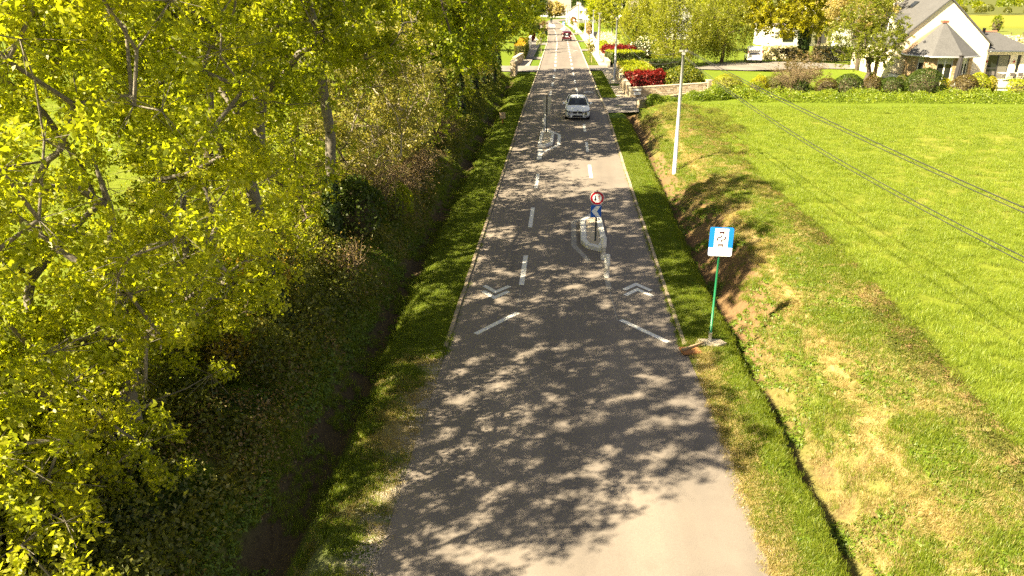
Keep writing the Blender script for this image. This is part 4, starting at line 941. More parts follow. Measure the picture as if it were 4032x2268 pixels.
# ------------------------------------------------------------------ vehicles
M_CARW = surf('white_car_paint', (.82, .82, .82), .22, .03, fvar=0, spec=.5, coat=.6); M_CARR = surf('maroon_van_paint', (.055, .004, .009), .25, .05, fvar=0, spec=.5, coat=.6)
M_TYRE = flat('tyre_rubber', (.012, .012, .013), .8); M_RIM = flat('rim_alloy', (.35, .35, .36), .3, .8); M_BLK = flat('black_trim', (.010, .010, .011), .4); M_CHROME = flat('chrome', (.7, .7, .7), .15, 1)
M_CGLASS = glassmat('car_glass', (.012, .016, .022), .72); M_CGLASS2 = glassmat('van_dark_glass', (.012, .012, .014))
M_LAMP = glassmat('headlamp_glass', (.55, .57, .60), None, .1); M_TAIL = flat('tail_lamp_red', (.42, .01, .015), .2); M_TAILW = flat('tail_lamp_pale', (.75, .62, .6), .2); M_PLATE = flat('number_plate_white', (.75, .75, .72), .5); M_CABIN = flat('cabin_dark', (.02, .02, .022), .8)
def loft(sections, name, mat, parent, closed_ends=True, subsurf=0):
    """sections: list of (y, half profile [(x,z)...] from the centre bottom round to the centre top)"""
    V = []; F = []; n = None
    for y, prof in sections:
        full = [(x, z) for x, z in prof] + [(-x, z) for x, z in reversed(prof[1:-1])]
        n = len(full); V += [(x, y, z) for x, z in full]
    for i in range(len(sections) - 1):
        for k in range(n): F.append((i * n + k, i * n + (k + 1) % n, (i + 1) * n + (k + 1) % n, (i + 1) * n + k))
    if closed_ends: F += [tuple(range(n)), tuple(reversed(range((len(sections) - 1) * n, len(sections) * n)))]
    me = bpy.data.meshes.new(name); me.from_pydata(V, [], F); me.polygons.foreach_set('use_smooth', [True] * len(F)); me.update()
    o = link(name, me, mat, parent)
    if subsurf:
        s = o.modifiers.new('smooth', 'SUBSURF'); s.levels = subsurf; s.render_levels = subsurf
    return o
def wheel(parent, x, y, r, w=.2):
    root_ = MB(); s = 1 if x > 0 else -1
    root_.tube([(x - s * w / 2, y, r), (x - s * w * .42, y, r), (x + s * w * .42, y, r), (x + s * w / 2, y, r)], [r * .9, r, r, r * .9], 24)
    t = root_.build('wheel', M_TYRE, parent)
    m = MB(); m.tube([(x + s * (w / 2 - .01), y, r), (x + s * (w / 2 + .006), y, r)], [r * .66, r * .64], 20); m.build('rim', M_RIM, t)
    return t
def sheet(name, grid, mat, parent, thick=.012):
    V = [p for row in grid for p in row]; k = len(grid[0]); F = []
    for i in range(len(grid) - 1):
        for j in range(k - 1): F.append((i * k + j, i * k + j + 1, (i + 1) * k + j + 1, (i + 1) * k + j))
    me = bpy.data.meshes.new(name); me.from_pydata(V, [], F); me.polygons.foreach_set('use_smooth', [True] * len(F)); me.update()
    o = link(name, me, mat, parent)
    s = o.modifiers.new('thickness', 'SOLIDIFY'); s.thickness = thick; s.offset = -1
    return o
def build_car():
    r = empty('car', (1.14, 56.85, .012), 0, 'white hatchback driving towards the camera through the tree shade', 'car')
    def P(w, zb, zs, zt, sh=.93, crown=.015):
        return [(0, zb), (w * .82, zb), (w * .97, zb + .10), (w, (zb + zs) * .52), (w * .985, zs - .06), (w * sh, zs), (w * .62, zt - .01), (w * .3, zt + crown * .6), (0, zt + crown)]
    loft([(-.02, P(.70, .24, .60, .645, .93)), (-.018, P(.72, .22, .61, .655, .93)), (.06, P(.82, .18, .66, .70)), (.22, P(.88, .17, .72, .765)), (.5, P(.90, .17, .78, .83)), (.85, P(.90, .17, .85, .89)), (1.2, P(.90, .17, .905, .94)), (1.5, P(.882, .17, .93, .95)), (2.4, P(.882, .17, .95, .955)), (3.3, P(.885, .17, .97, .975)), (3.85, P(.87, .18, .98, 1.0)), (4.15, P(.82, .22, .93, .98)), (4.30, P(.74, .28, .80, .88)), (4.33, P(.66, .34, .74, .80))], 'body', M_CARW, r, True, 1)
    # roof and pillars
    gw = lambda z: .80 - (z - .95) * .50
    ws = lambda t: (1.12 + t * .92, .955 + t * .43 - .03 * t * t)
    roofg = []
    for y, z, w in ((2.02, 1.355, .565), (2.15, 1.385, .575), (2.5, 1.42, .585), (3.0, 1.415, .58), (3.5, 1.37, .56), (3.78, 1.325, .54)):
        roofg.append([(w * u, y - .02 * (1 - u * u) * (y < 2.3), z - .055 * u * u * u * u - .012 * u * u) for u in np.linspace(-1, 1, 9)])
    sheet('roof', roofg, M_CARW, r, .03)
    g = []
    for t in np.linspace(0, 1, 6):
        y, z = ws(t); w = .70 - .15 * t; g.append([(w * u, y + .10 * u * u * (1 - .4 * t), z - .012 * u * u) for u in np.linspace(-1, 1, 9)])
    sheet('windscreen', g, M_CGLASS, r, .006)
    for s in (-1, 1):
        MB().tube([(s * .735, 1.22, .95), (s * .66, 1.66, 1.17), (s * .565, 2.10, 1.345)], [.035, .032, .03], 8).build('windscreen_pillar', M_CARW, r)
        MB().tube([(s * .80, 2.55, .95), (s * .60, 2.58, 1.37)], [.03, .03], 8).build('door_pillar', M_BLK, r)
        m = MB(); m.add([(s * .82, 3.45, .95), (s * .79, 4.12, .98), (s * .56, 3.80, 1.32), (s * .585, 3.5, 1.355)], [(0, 1, 2, 3) if s > 0 else (3, 2, 1, 0)]); o = m.build('rear_pillar', M_CARW, r); sm = o.modifiers.new('t', 'SOLIDIFY'); sm.thickness = .05; sm.offset = 0
        sheet('side_window', [[(s * .80, 1.34, .955), (s * .80, 2.5, .96), (s * .80, 3.45, .965)], [(s * .585, 2.08, 1.345), (s * .59, 2.6, 1.375), (s * .58, 3.48, 1.345)]], M_CGLASS, r, .006)
        # mirror
        mr = loft([(1.36, [(0, -.05), (.075, -.05), (.10, 0), (.075, .055), (0, .06)]), (1.44, [(0, -.065), (.085, -.065), (.115, 0), (.085, .065), (0, .07)]), (1.52, [(0, -.06), (.08, -.06), (.105, 0), (.08, .06), (0, .065)])], 'mirror', M_CARW, r, True)
        mr.location = (s * .98, .02, 1.02)
        MB().tube([(s * .82, 1.48, .98), (s * .92, 1.47, 1.0)], .025, 8).build('mirror_arm', M_BLK, r)
        # lamps and intakes
        hv = []
        for hx, hy, z0, z1 in ((.40, -.045, .575, .655), (.60, -.035, .565, .675), (.76, .03, .585, .695), (.845, .20, .64, .735), (.865, .36, .71, .765)): hv += [(s * hx, hy, z0), (s * hx, hy, z1)]
        hl = MB().add(hv, [((2 * q, 2 * q + 2, 2 * q + 3, 2 * q + 1) if s > 0 else (2 * q + 1, 2 * q + 3, 2 * q + 2, 2 * q)) for q in range(4)]).build('headlight', glassmat('headlamp_housing', (.10, .10, .11), None, .08), r); sm = hl.modifiers.new('t', 'SOLIDIFY'); sm.thickness = .03; sm.offset = 0
        for cx, cy, cz in ((.50, -.06, .617), (.68, -.03, .63)):
            MB().tube([(s * cx, cy - .005, cz), (s * cx, cy + .05, cz)], .036, 12).build('lamp_lens', M_LAMP, hl)
        MB().add([(s * .44, -.035, .285), (s * .68, -.03, .26), (s * .78, .03, .38), (s * .62, -.035, .42)], [(0, 1, 2, 3) if s > 0 else (3, 2, 1, 0)]).build('fog_lamp_recess', M_BLK, r)
        MB().tube([(s * .64, -.045, .345), (s * .64, .02, .345)], .035, 12).build('fog_lamp', M_LAMP, r)
        kp = []
        for q in range(20):
            t_ = 2 * PI * q / 20; ce, se = math.cos(t_), math.sin(t_); kp.append((s * (.185 + .15 * math.copysign(abs(ce) ** .6, ce)), -.04, .575 + .082 * math.copysign(abs(se) ** .6, se)))
        gr = MB().add(kp, [tuple(range(20)) if s < 0 else tuple(reversed(range(20)))]).build('grille', M_BLK, r); sm = gr.modifiers.new('t', 'SOLIDIFY'); sm.thickness = .03; sm.offset = 0
        wheel(r, s * .775, .78, .315); wheel(r, s * .775, 3.47, .315)
        for yw in (.78, 3.47):
            m = MB(); m.tube([(s * .80, yw, .33), (s * .893, yw, .33)], .36, 24); m.build('wheel_arch', M_BLK, r)
    MB().add([(-.40, .0, .25), (.40, .0, .25), (.37, -.004, .375), (-.37, -.004, .375)], [(0, 1, 2, 3)]).build('lower_intake', M_BLK, r).location = (0, -.036, 0)
    pl = MB().box(-.26, .26, -.055, -.025, .39, .485).build('number_plate', M_PLATE, r); text('lettering', 'ET-013-TN', .09, M_SBLACK, pl, (0, -.057, .437), squeeze=.85)
    bd = MB().tube([(0, .045, .69), (0, .03, .71)], .04, 16).build('badge', M_SBLACK, r)
    MB().add([(0, .0325, .713), (.024, .0325, .713), (.0, .012, .737)], [(0, 1, 2)]).build('badge_mark', M_SBLUE, bd)
    MB().tube([(0, 3.55, 1.37), (0, 3.72, 1.40), (0, 3.8, 1.345)], [.03, .02, .03], 8).build('roof_aerial', M_CARW, r)
    # cabin
    MB().box(-.74, .74, 1.35, 1.62, .72, .93).build('dashboard', M_CABIN, r)
    for s in (-.38, .38):
        m = MB(); m.box(s - .24, s + .24, 2.1, 2.6, .45, .6); m.box(s - .23, s + .23, 2.52, 2.66, .58, 1.1); m.box(s - .12, s + .12, 2.55, 2.64, 1.1, 1.27); m.build('seat', M_CABIN, r, bevel=.03)
    MB().tube([(.38 + .17 * math.cos(a), 1.78 - .02 * math.sin(a), .92 + .17 * math.sin(a)) for a in np.linspace(0, 2 * PI, 17)], .014, 6, cap=False).build('steering_wheel', M_BLK, r)
    return r
car = build_car()
# the driver behind the windscreen: one skinned body
def driver(loc):
    root = empty('person', loc, 0, 'driver in a dark top seated behind the windscreen of the white car', 'person')
    J = [(0, 0, .0), (0, .03, .20), (0, .06, .40), (0, .05, .50), (0, .02, .56), (0, -.0, .66), (0, -.01, .74), (-.17, .05, .42), (-.24, -.10, .22), (-.15, -.42, .30), (-.13, -.50, .34), (.17, .05, .42), (.24, -.10, .22), (.15, -.42, .30), (.13, -.50, .34), (-.10, -.2, .02), (-.11, -.42, .04), (.10, -.2, .02), (.11, -.42, .04)]
    Ed = [(0, 1), (1, 2), (2, 3), (3, 4), (4, 5), (5, 6), (2, 7), (7, 8), (8, 9), (9, 10), (2, 11), (11, 12), (12, 13), (13, 14), (0, 15), (15, 16), (0, 17), (17, 18)]
    Rr = [.16, .15, .15, .06, .075, .09, .06, .075, .055, .035, .04, .075, .055, .035, .04, .085, .07, .085, .07]
    me = bpy.data.meshes.new('body'); me.from_pydata(J, Ed, []); o = link('body', me, None, root)
    sk_ = o.modifiers.new('skin', 'SKIN'); 
    for i, v in enumerate(me.skin_vertices[0].data): v.radius = (Rr[i], Rr[i]); v.use_root = (i == 0)
    s = o.modifiers.new('sub', 'SUBSURF'); s.levels = 1; s.render_levels = 2
    m, n, out = nodes_of('skin_and_dark_top'); b = n.nodes.new('ShaderNodeBsdfPrincipled'); tc = n.nodes.new('ShaderNodeTexCoord'); sx = n.nodes.new('ShaderNodeSeparateXYZ'); n.links.new(tc.outputs['Object'], sx.inputs[0])
    n.links.new(ramp(n, sx.outputs['Z'], [(.50, (.03, .03, .04)), (.515, (.42, .25, .17))]), b.inputs['Base Color']); n.links.new(b.outputs[0], out.inputs[0]); me.materials.append(m)
    h = MB(); vs = []; fs = []
    for i in range(6):
        t = PI * .55 * i / 5
        for j in range(12): p = 2 * PI * j / 12; vs.append((.098 * math.sin(t) * math.cos(p), .02 + .105 * math.sin(t) * math.sin(p), .69 + .115 * math.cos(t)))
    for i in range(5):
        for j in range(12): fs.append((i * 12 + j, (i + 1) * 12 + j, (i + 1) * 12 + (j + 1) % 12, i * 12 + (j + 1) % 12))
    h.add(vs, fs, 0, True); h.build('hair', flat('dark_hair', (.02, .014, .01), .7), root)
    f = MB(); f.add([(-.012, -.085, .655), (.012, -.085, .655), (0, -.115, .632), (0, -.088, .68)], [(0, 2, 3), (2, 1, 3), (0, 1, 2)]); f.build('nose', flat('skin_tone', (.42, .25, .17), .6), root)
    for s_ in (-1, 1): MB().tube([(s_ * .033, -.088, .675), (s_ * .033, -.097, .675)], .010, 8).build('eye', M_SBLACK, root)
    MB().box(-.025, .025, -.093, -.085, .606, .614).build('mouth', flat('lips', (.3, .1, .09), .6), root)
driver((1.14 + .38, 56.85 + 2.33, .012 + .62))

def build_van(name, label, loc, rzv, mat, sticker=True, w=.95, h=1.86, L=4.5):
    r = empty(name, loc, rzv, label, 'van')
    def P(k, zb, zt, sl=.88): W = w * k; return [(0, zb), (W * .85, zb), (W * .99, zb + .12), (W, .62), (W * .99, 1.0), (W * (sl + .05), zt - .22), (W * sl, zt - .07), (W * sl * .8, zt), (0, zt + .03)]
    loft([(0, P(.90, .34, h - .32, .92)), (.06, P(.97, .26, h - .1)), (.25, P(1, .24, h - .02)), (1.2, P(1, .24, h)), (2.6, P(1, .24, h)), (3.1, P(1, .24, h - .12)), (3.55, P(.99, .24, 1.12, .96)), (4.2, P(.95, .26, .95, .96)), (L - .05, P(.8, .3, .78, .95)), (L, P(.7, .36, .68, .95))], 'body', mat, r, True, 1)
    gl = MB(); gl.add([(-.66, .02, 1.04), (.66, .02, 1.04), (.62, .075, 1.62), (-.62, .075, 1.62)], [(0, 1, 2, 3)]); g_ = gl.build('rear_window', M_CGLASS2, r, (0, -.04, 0))
    if sticker:
        s_ = []
        for sg in (-1, 1): s_ += [[(0, -.02), (sg * .10, .10), (sg * .20, .13), (sg * .22, .04), (sg * .10, -.02)][::sg], [(0, -.03), (sg * .10, -.05), (sg * .15, -.12), (sg * .06, -.15)][::-sg]]
        m = MB()
        for p in s_: m.add([(.0 + a, -.035 + .09 * (b + .3), 1.36 + b) for a, b in p], [tuple(range(len(p)))])
        m.build('white_sticker', M_SWHITE, g_, (0, -.035, 0))
    for s in (-1, 1):
        t = MB().box(s * .80 - .07, s * .80 + .07, -.03, .05, .86, 1.16).build('tail_light', M_TAILW, r, bevel=.02)
        MB().box(s * .80 - .06, s * .80 + .06, -.0, .08, 1.17, 1.5).build('upper_tail_light', M_TAIL, r, bevel=.02)
        sw = MB(); sw.add([(s * .985, .5, 1.06), (s * .985, 2.9, 1.06), (s * .90, 2.75, 1.6), (s * .90, .5, 1.6)], [(0, 1, 2, 3)]); o = sw.build('side_window', M_CGLASS2, r); q = o.modifiers.new('t', 'SOLIDIFY'); q.thickness = .03; q.offset = 0
        MB().box(s * 1.10 - .1, s * 1.10 + .1, 3.0, 3.1, 1.02, 1.24).build('mirror', M_BLK, r, bevel=.03); MB().tube([(s * .93, 3.05, 1.05), (s * 1.05, 3.05, 1.1)], .025, 6).build('mirror_arm', M_BLK, r)
        wheel(r, s * .82, .78, .33, .22); wheel(r, s * .82, 3.65, .33, .22)
        for yw in (.78, 3.65): MB().tube([(s * .85, yw, .35), (s * .956, yw, .35)], .39, 22).build('wheel_arch', M_BLK, r)
    MB().box(-.88, .88, -.07, .12, .40, .62).build('rear_bumper', mat, r, bevel=.05); MB().box(-.80, .80, -.05, .2, .26, .40).build('bumper_underside', M_BLK, r, bevel=.02)
    pl = MB().box(-.28, .28, -.035, -.015, .80, .93).build('number_plate', M_PLATE, r); MB().box(-.34, .34, -.03, -.01, .95, 1.0).build('plate_trim', M_CHROME, r)
    gw = MB(); gw.add([(-.78, 3.52, 1.14), (.78, 3.52, 1.14), (.66, 3.12, 1.68), (-.66, 3.12, 1.68)], [(0, 1, 2, 3)]); o = gw.build('windscreen', M_CGLASS2, r, (0, .03, .03)); q = o.modifiers.new('t', 'SOLIDIFY'); q.thickness = .02
    return r
build_van('van', 'dark red van driving away on the far stretch of road', (.66, 161.4, float(base_z(161.4)) + .012), 0, M_CARR)
build_van('parked_van', 'white van parked on the garden drive under the yellow oak', (23.6, 101.4, gz1(23.6, 101.4) + .12), rad(-8), M_CARW, False, .92, 1.9, 4.6)

# ------------------------------------------------------------------ utility poles and cables
M_POLE = surf('galvanised_pole', (.52, .52, .53), .5, .15, 1.0, 8, .2, metallic=.2); M_WOODP = surf('wooden_pole', (.34, .26, .17), .9, .3, 3); M_WIRE = flat('black_cable', (.03, .03, .03), .6)
POLES = {}
def pole(key, label, x, y, h, r=.09, mat=M_POLE, arm=.5, z=None, rot=0.0):
    z0 = gz1(x, y) if z is None else z
    root = empty('utility_pole', (x, y, z0 - .05), rot, label, 'utility pole', 'utility poles along the right-hand side')
    m = MB(); m.tube([(0, 0, 0), (0, 0, h * .5), (0, 0, h)], [r * 1.25, r, r * .75], 14); m.build('shaft', mat, root)
    if arm:
        MB().box(-arm / 2, arm / 2, -.04, .04, h - .08, h).build('crossarm', MATS['bracket_grey'], root)
        for s in (-1, 1): MB().tube([(s * arm * .42, 0, h), (s * arm * .42, 0, h + .09)], .03, 8).build('insulator', M_BLK, root)
    MB().box(-r * .9, r * .9, -r * .9, r * .9, h - .22, h - .12).build('clamp', MATS['bracket_grey'], root)
    POLES[key] = Vector((x, y, z0 + h - .1)); return root
pole('N', 'nearest utility pole, grey metal, on the bank beside the meadow', 5.92, 40.4, 6.2, .085, arm=.42, z=.10)
pole('A', 'grey utility pole at the pavement wall by the pale hedge', 5.19, 80.9, 6.1, .10, arm=.3)
pole('B', 'grey utility pole beside the dark clipped hedge', 4.97, 115.8, 5.9, .11)
pole('B2', 'slim brown wooden pole directly behind the grey one', 5.25, 119, 5.2, .09, M_WOODP, 0)
pole('C', 'slim grey pole rising behind the white garden wall', 6.26, 176, 5.8, .13, arm=.6)
pole('D', 'grey pole at the pavement near the red van', 4.9, 185.6, 6.1, .12)
pole('E', 'brown wooden pole before the white gabled house', 4.32, 248.5, 7.0, .16, M_WOODP, 0)
pole('F', 'grey street pole left of the white gabled house', 1.73, 303, 6.9, .16, arm=.7)
pole('G', 'concrete pole at the corner of the white gabled house', 1.07, 327, 6.9, .2, M_POLE, 0)
pole('K', 'grey utility pole at the near end of the meadow cables', 9.8, 4.5, 4.95, .09, arm=.42, z=.65)
def cable(label, pts_a, pts_b, sag, r=.012, n=18, group='overhead cables'):
    a, b = Vector(pts_a), Vector(pts_b); P = []
    for k in range(n + 1):
        t = k / n; p = a.lerp(b, t); p.z -= sag * 4 * t * (1 - t); P.append(p)
    o = MB().tube(P, r, 5).build('overhead_cable', M_WIRE); tag(o, label, 'cable', group); return o
N, A, K = POLES['N'], POLES['A'], POLES['K']
cable('upper black cable of the pair crossing the meadow', N + Vector((.1, 0, .1)), K + Vector((-.05, 0, .02)), .28, .012)
cable('black cable just under the upper one across the meadow', N + Vector((.12, 0, .02)), K + Vector((0, 0, -.06)), .31, .010)
cable('lower black cable sagging across the meadow', N + Vector((.1, 0, -.25)), K + Vector((0, 0, -.60)), .70, .011)
cable('lowest black cable sagging across the meadow', N + Vector((.12, 0, -.33)), K + Vector((.03, 0, -.68)), .74, .010)
cable('cable drooping from the nearest pole to the pole by the pale hedge', N, A, 1.3, .014)
cable('second cable drooping between the nearest two poles', N + Vector((0, 0, -.4)), A + Vector((0, 0, -.5)), 1.5, .014)
cable('cable from the pale hedge pole to the dark hedge pole', A, POLES['B'], .8, .016)
cable('cable from the dark hedge pole to the pole near the red van', POLES['B'], POLES['D'], 1.2, .02)
cable('house cable running from the pale hedge pole into the garden trees', A + Vector((0, 0, -.1)), (13.5, 97, 3.2), .6, .014)

# ------------------------------------------------------------------ stone walls, hedges and shrubs beside the far stretch of road
M_STONE = [surf('wall_stone_a', (.46, .37, .25), .9, .25, 4, 30, .25), surf('wall_stone_b', (.38, .29, .18), .9, .25, 4, 30, .25), surf('wall_stone_c', (.52, .44, .32), .9, .2, 4, 30, .25)]
M_MORTAR = surf('wall_mortar', (.40, .34, .26), .95, .2, 3)
STM = []
for k in range(9):
    r = random.Random(k); b = .06; v = [(x + r.uniform(-.04, .04), y, z + r.uniform(-.05, .05)) for y in (0, 1) for z in (-.5, .5) for x in (-.5, .5)]
    vs = [(-.5, 0, -.5), (.5, 0, -.5), (.5, 0, .5), (-.5, 0, .5), (-.47 + r.uniform(0, .05), 1, -.44), (.46, 1, -.42 - r.uniform(0, .05)), (.47 - r.uniform(0, .05), 1, .44), (-.45, 1, .42)]
    me = bpy.data.meshes.new('stone'); me.from_pydata(vs, [], [(4, 7, 6, 5), (0, 4, 5, 1), (1, 5, 6, 2), (2, 6, 7, 3), (3, 7, 4, 0)]); me.materials.append(M_STONE[k % 3]); STM.append(me)
def stone_wall(name, label, a, b, t, h, sw, sh, faces, seed, coping=True, z0=None, z1=None, core=M_MORTAR, cat='wall', h1=None, group=None):
    """mortar core from a to b with separate stones set into the chosen faces: R (right of a->b), L, S (start), E (end)"""
    r = random.Random(seed); ax, ay = a; bx, by = b; L = math.hypot(bx - ax, by - ay); ang = math.atan2(by - ay, bx - ax)
    za = gz1(ax, ay) if z0 is None else z0; zb = gz1(bx, by) if z1 is None else z1; h1 = h if h1 is None else h1
    root = empty(name, (ax, ay, za), ang, label, cat, group); dz = zb - za
    m = MB(); m.add([(0, -t / 2, -.3), (L, -t / 2, dz - .3), (L, t / 2, dz - .3), (0, t / 2, -.3), (0, -t / 2, h), (L, -t / 2, dz + h1), (L, t / 2, dz + h1), (0, t / 2, h)], [(3, 2, 1, 0), (4, 5, 6, 7), (0, 1, 5, 4), (1, 2, 6, 5), (2, 3, 7, 6), (3, 0, 4, 7)]); m.build('core', core, root)
    def course(n_len, fn):
        z = .01; row = 0
        while z < h - sh * .5:
            hh = min(sh * r.uniform(.85, 1.15), h - z); x = -sw * .5 * (row % 2)
            while x < n_len - .05:
                w = sw * r.uniform(.7, 1.35); x0 = max(0, x); x1 = min(n_len, x + w)
                if x1 - x0 > .07:
                    o = bpy.data.objects.new('stone', STM[r.randrange(9)]); COL.objects.link(o); o.parent = root
                    px, py, rzz = fn((x0 + x1) / 2); o.location = (px, py, z + hh / 2 + dz * max(0, min(1, px / L))); o.rotation_euler = (0, 0, rzz); o.scale = (x1 - x0 - .014, .022 + r.uniform(0, .02), hh - .014)
                x += w
            z += hh; row += 1
    for f in faces:
        if f == 'R': course(L, lambda s: (s, -t / 2 - .0, PI))
        if f == 'L': course(L, lambda s: (s, t / 2, 0))
        if f == 'S': course(t, lambda s: (0, s - t / 2, PI / 2))
        if f == 'E': course(t, lambda s: (L, s - t / 2, -PI / 2))
    if coping:
        MB().add([(-.03, -t / 2 - .05, h + .002), (L + .03, -t / 2 - .05, dz + h1 + .002), (L + .03, t / 2 + .05, dz + h1 + .002), (-.03, t / 2 + .05, h + .002), (-.03, -t / 2 - .05, h + .06), (L + .03, -t / 2 - .05, dz + h1 + .06), (L + .03, t / 2 + .05, dz + h1 + .06), (-.03, t / 2 + .05, h + .06)], [(3, 2, 1, 0), (4, 5, 6, 7), (0, 1, 5, 4), (1, 2, 6, 5), (2, 3, 7, 6), (3, 0, 4, 7)]).build('coping', surf('coping_stone', (.50, .42, .30), .9), root)
    return root
stone_wall('garden_wall', 'squared pale stone wall facing the driveway, white plates at its corner', (5.75, 68.9), (12.5, 70.6), .3, .78, .36, .15, 'RS', 1, z0=.03, z1=.28)
stone_wall('garden_wall', 'stone wall running along the pavement under the pale hedge', (5.70, 69.3), (5.55, 87.5), .28, .95, .75, .2, 'L', 2, z0=.03, z1=.0)
stone_wall('gate_pillar', 'square stone gate pillar at the end of the driveway wall', (12.55, 70.62), (13.0, 70.74), .45, 1.0, .25, .16, 'RSE', 3, z0=.28, z1=.28, cat='pillar')
stone_wall('gate_pillar', 'lower stone pillar in front of the garden gate', (13.25, 68.5), (13.65, 68.6), .42, .72, .25, .16, 'RSE', 4, z0=.3, z1=.3, cat='pillar')
stone_wall('garden_wall', 'low wall on the near side of the driveway, half hidden by brambles', (5.95, 63.0), (13.2, 68.3), .3, .62, .45, .18, 'RS', 5, z0=.03, z1=.3, coping=False, core=M_STONE[1])
stone_wall('garden_wall', 'pale wall along the pavement under the dark clipped hedge', (5.33, 94.3), (5.33, 116), .3, .72, 1.2, .24, 'L', 6, z0=-.15, z1=-.7)
stone_wall('rubble_wall', 'nearer rubble wall end on the left, at the end of the oak row', (-5.2, 84.0), (-5.25, 88.4), .55, 1.4, .3, .18, 'RS', 7, z0=.0, z1=-.05, h1=1.35)
stone_wall('rubble_wall', 'second rubble wall on the left beyond the driveway mouth', (-5.75, 95.6), (-5.35, 105), .4, .95, .4, .18, 'RS', 8, z0=-.12, z1=-.4)
root = empty('metal_gate', (12.98, 70.5, .3), rad(-70), 'dark metal garden gate between the two stone pillars', 'gate')
for k in range(7): MB().box(.1 + k * .25 - .015, .1 + k * .25 + .015, -.012, .012, .05, .85).build('bar', M_BLK, root)
for z in (.1, .8): MB().box(.05, 1.7, -.018, .018, z, z + .04).build('rail', M_BLK, root)
root = empty('wall_plates', (6.42, 68.86, .03), rad(14), 'pair of small white plates fixed to the driveway wall corner', 'plate')
MB().box(-.3, .3, -.05, -.025, .22, .45).build('lower_plate', M_SWHITE, root); MB().box(-.38, .34, -.05, -.025, .55, .72).build('upper_plate', M_SWHITE, root); MB().box(-.22, .22, -.053, -.05, .36, .39).build('dark_line', M_SBLACK, root)
# plastered walls
def plain_wall(label, a, b, t, h, mat, cop, z0, z1):
    r = stone_wall('garden_wall', label, a, b, t, h, 1, 1, '', 1, False, z0, z1, mat); L = math.hypot(b[0] - a[0], b[1] - a[1]); dz = z1 - z0
    MB().add([(-.02, -t / 2 - .04, h + .002), (L, -t / 2 - .04, dz + h + .002), (L, t / 2 + .04, dz + h + .002), (-.02, t / 2 + .04, h + .002), (-.02, -t / 2 - .04, h + .07), (L, -t / 2 - .04, dz + h + .07), (L, t / 2 + .04, dz + h + .07), (-.02, t / 2 + .04, h + .07)], [(3, 2, 1, 0), (4, 5, 6, 7), (0, 1, 5, 4), (1, 2, 6, 5), (2, 3, 7, 6), (3, 0, 4, 7)]).build('coping', cop, r); return r
M_PLASTER = surf('white_render', (.74, .71, .64), .85, .08, 1.0, 12, .1); M_TERRA = surf('terracotta_coping', (.34, .17, .10), .85)
plain_wall('white rendered garden wall beyond the red hedge', (5.33, 121), (5.33, 160), .25, 1.35, M_PLASTER, surf('white_coping', (.66, .62, .54), .8), -.84, -1.9)
plain_wall('white wall with terracotta coping near the red van', (5.2, 166), (4.95, 196), .25, .85, M_PLASTER, M_TERRA, -2.05, -2.85)
plain_wall('white wall end beside the left pavement', (-5.7, 133), (-5.85, 147), .3, 1.55, M_PLASTER, MATS['white_coping'], -1.17, -1.53)
plain_wall('pale low wall at the mouth of the white house plot', (3.9, 262), (3.6, 285), .3, 1.1, M_PLASTER, M_TERRA, -4.65, -5.25)
plain_wall('low white wall at the left of the bend', (-8.2, 300), (-9.2, 345), .4, 1.0, M_PLASTER, M_TERRA, -5.7, -6.9)

def z_at(y): return float(base_z(y)) - .05
box_hedge('photinia_hedge', 'bright red photinia hedge behind the driveway wall', [(6.1, 73.2), (9.1, 74.2)], 2.6, 1.55, .13, 420, M_RED, 101, z0=.05, lump=.22, ragged=2.5)
bush('shrub', 'rounded grey-green shrub right of the red photinia', (11.0, 73.6, .25), (1.9, 1.3, 1.15), .11, 7500, M_WILLOW, 102, flowers=(M_DKLEAF, 2500, .11))
box_hedge('flowering_hedge', 'pale cream hedge with lime top beside the grey pole', [(7.3, 76.2), (7.2, 86.8)], 3.0, 1.4, .12, 260, M_BEIGE, 103, z0=.0, lump=.2, top=M_LIME, ragged=2)
box_hedge('clipped_hedge', 'dark green hedge block behind the pale cream one', [(9.0, 87.5), (13.0, 88.3)], 1.6, 1.4, .12, 220, M_DKLEAF, 104, z0=.05)
bush('blossom_shrub', 'small white-flowering shrub over the pavement wall', (5.85, 79.2, .5), (.4, .9, .55), .1, 1200, M_WHITEBL, 105)
box_hedge('clipped_hedge', 'dark green clipped hedge with olive top at the second driveway', [(5.6, 100.3), (9.6, 101.4)], 3.2, 1.55, .14, 220, M_DKLEAF, 106, z0=-.3, top=M_LIME)
box_hedge('photinia_hedge', 'red photinia hedge rising behind the dark clipped hedge', [(5.7, 107.5), (8.9, 108.3)], 4.2, 1.7, .16, 220, M_RED, 107, z0=-.5, lump=.25, ragged=2.5)
box_hedge('clipped_hedge', 'lime green hedge edged with red beside the pavement', [(5.75, 111.5), (5.7, 119.5)], .9, 1.75, .15, 200, M_LIME, 108, z0=-.65)
box_hedge('flowering_hedge', 'white-blossomed hedge above the white garden wall', [(7.4, 128), (7.6, 152)], 2.6, 1.5, .2, 90, M_WHITEBL, 109, z0=-1.3, lump=.25, ragged=3)
bush('shrub', 'dark rhododendron with white flowers behind the red hedge', (11.8, 112, -.65), (2.6, 2.4, 1.9), .18, 5000, M_DKLEAF, 110, flowers=(M_WHITEBL, 500, .22))
bush('shrub', 'green shrub beside the low wall near the red van', (5.05, 231.8, -3.85), (.9, 1.3, 1.1), .22, 1400, M_OAKG, 111)
bush('shrub', 'pale round shrub beside the far pavement', (6.9, 231.5, -3.85), (1.2, 1.6, 1.2), .22, 1800, M_BEIGE, 112)
bush('shrub', 'russet leafy shrub by the white garden wall', (6.4, 200, -3.0), (.9, 2.4, 1.0), .2, 1600, M_DRYLEAF, 113)
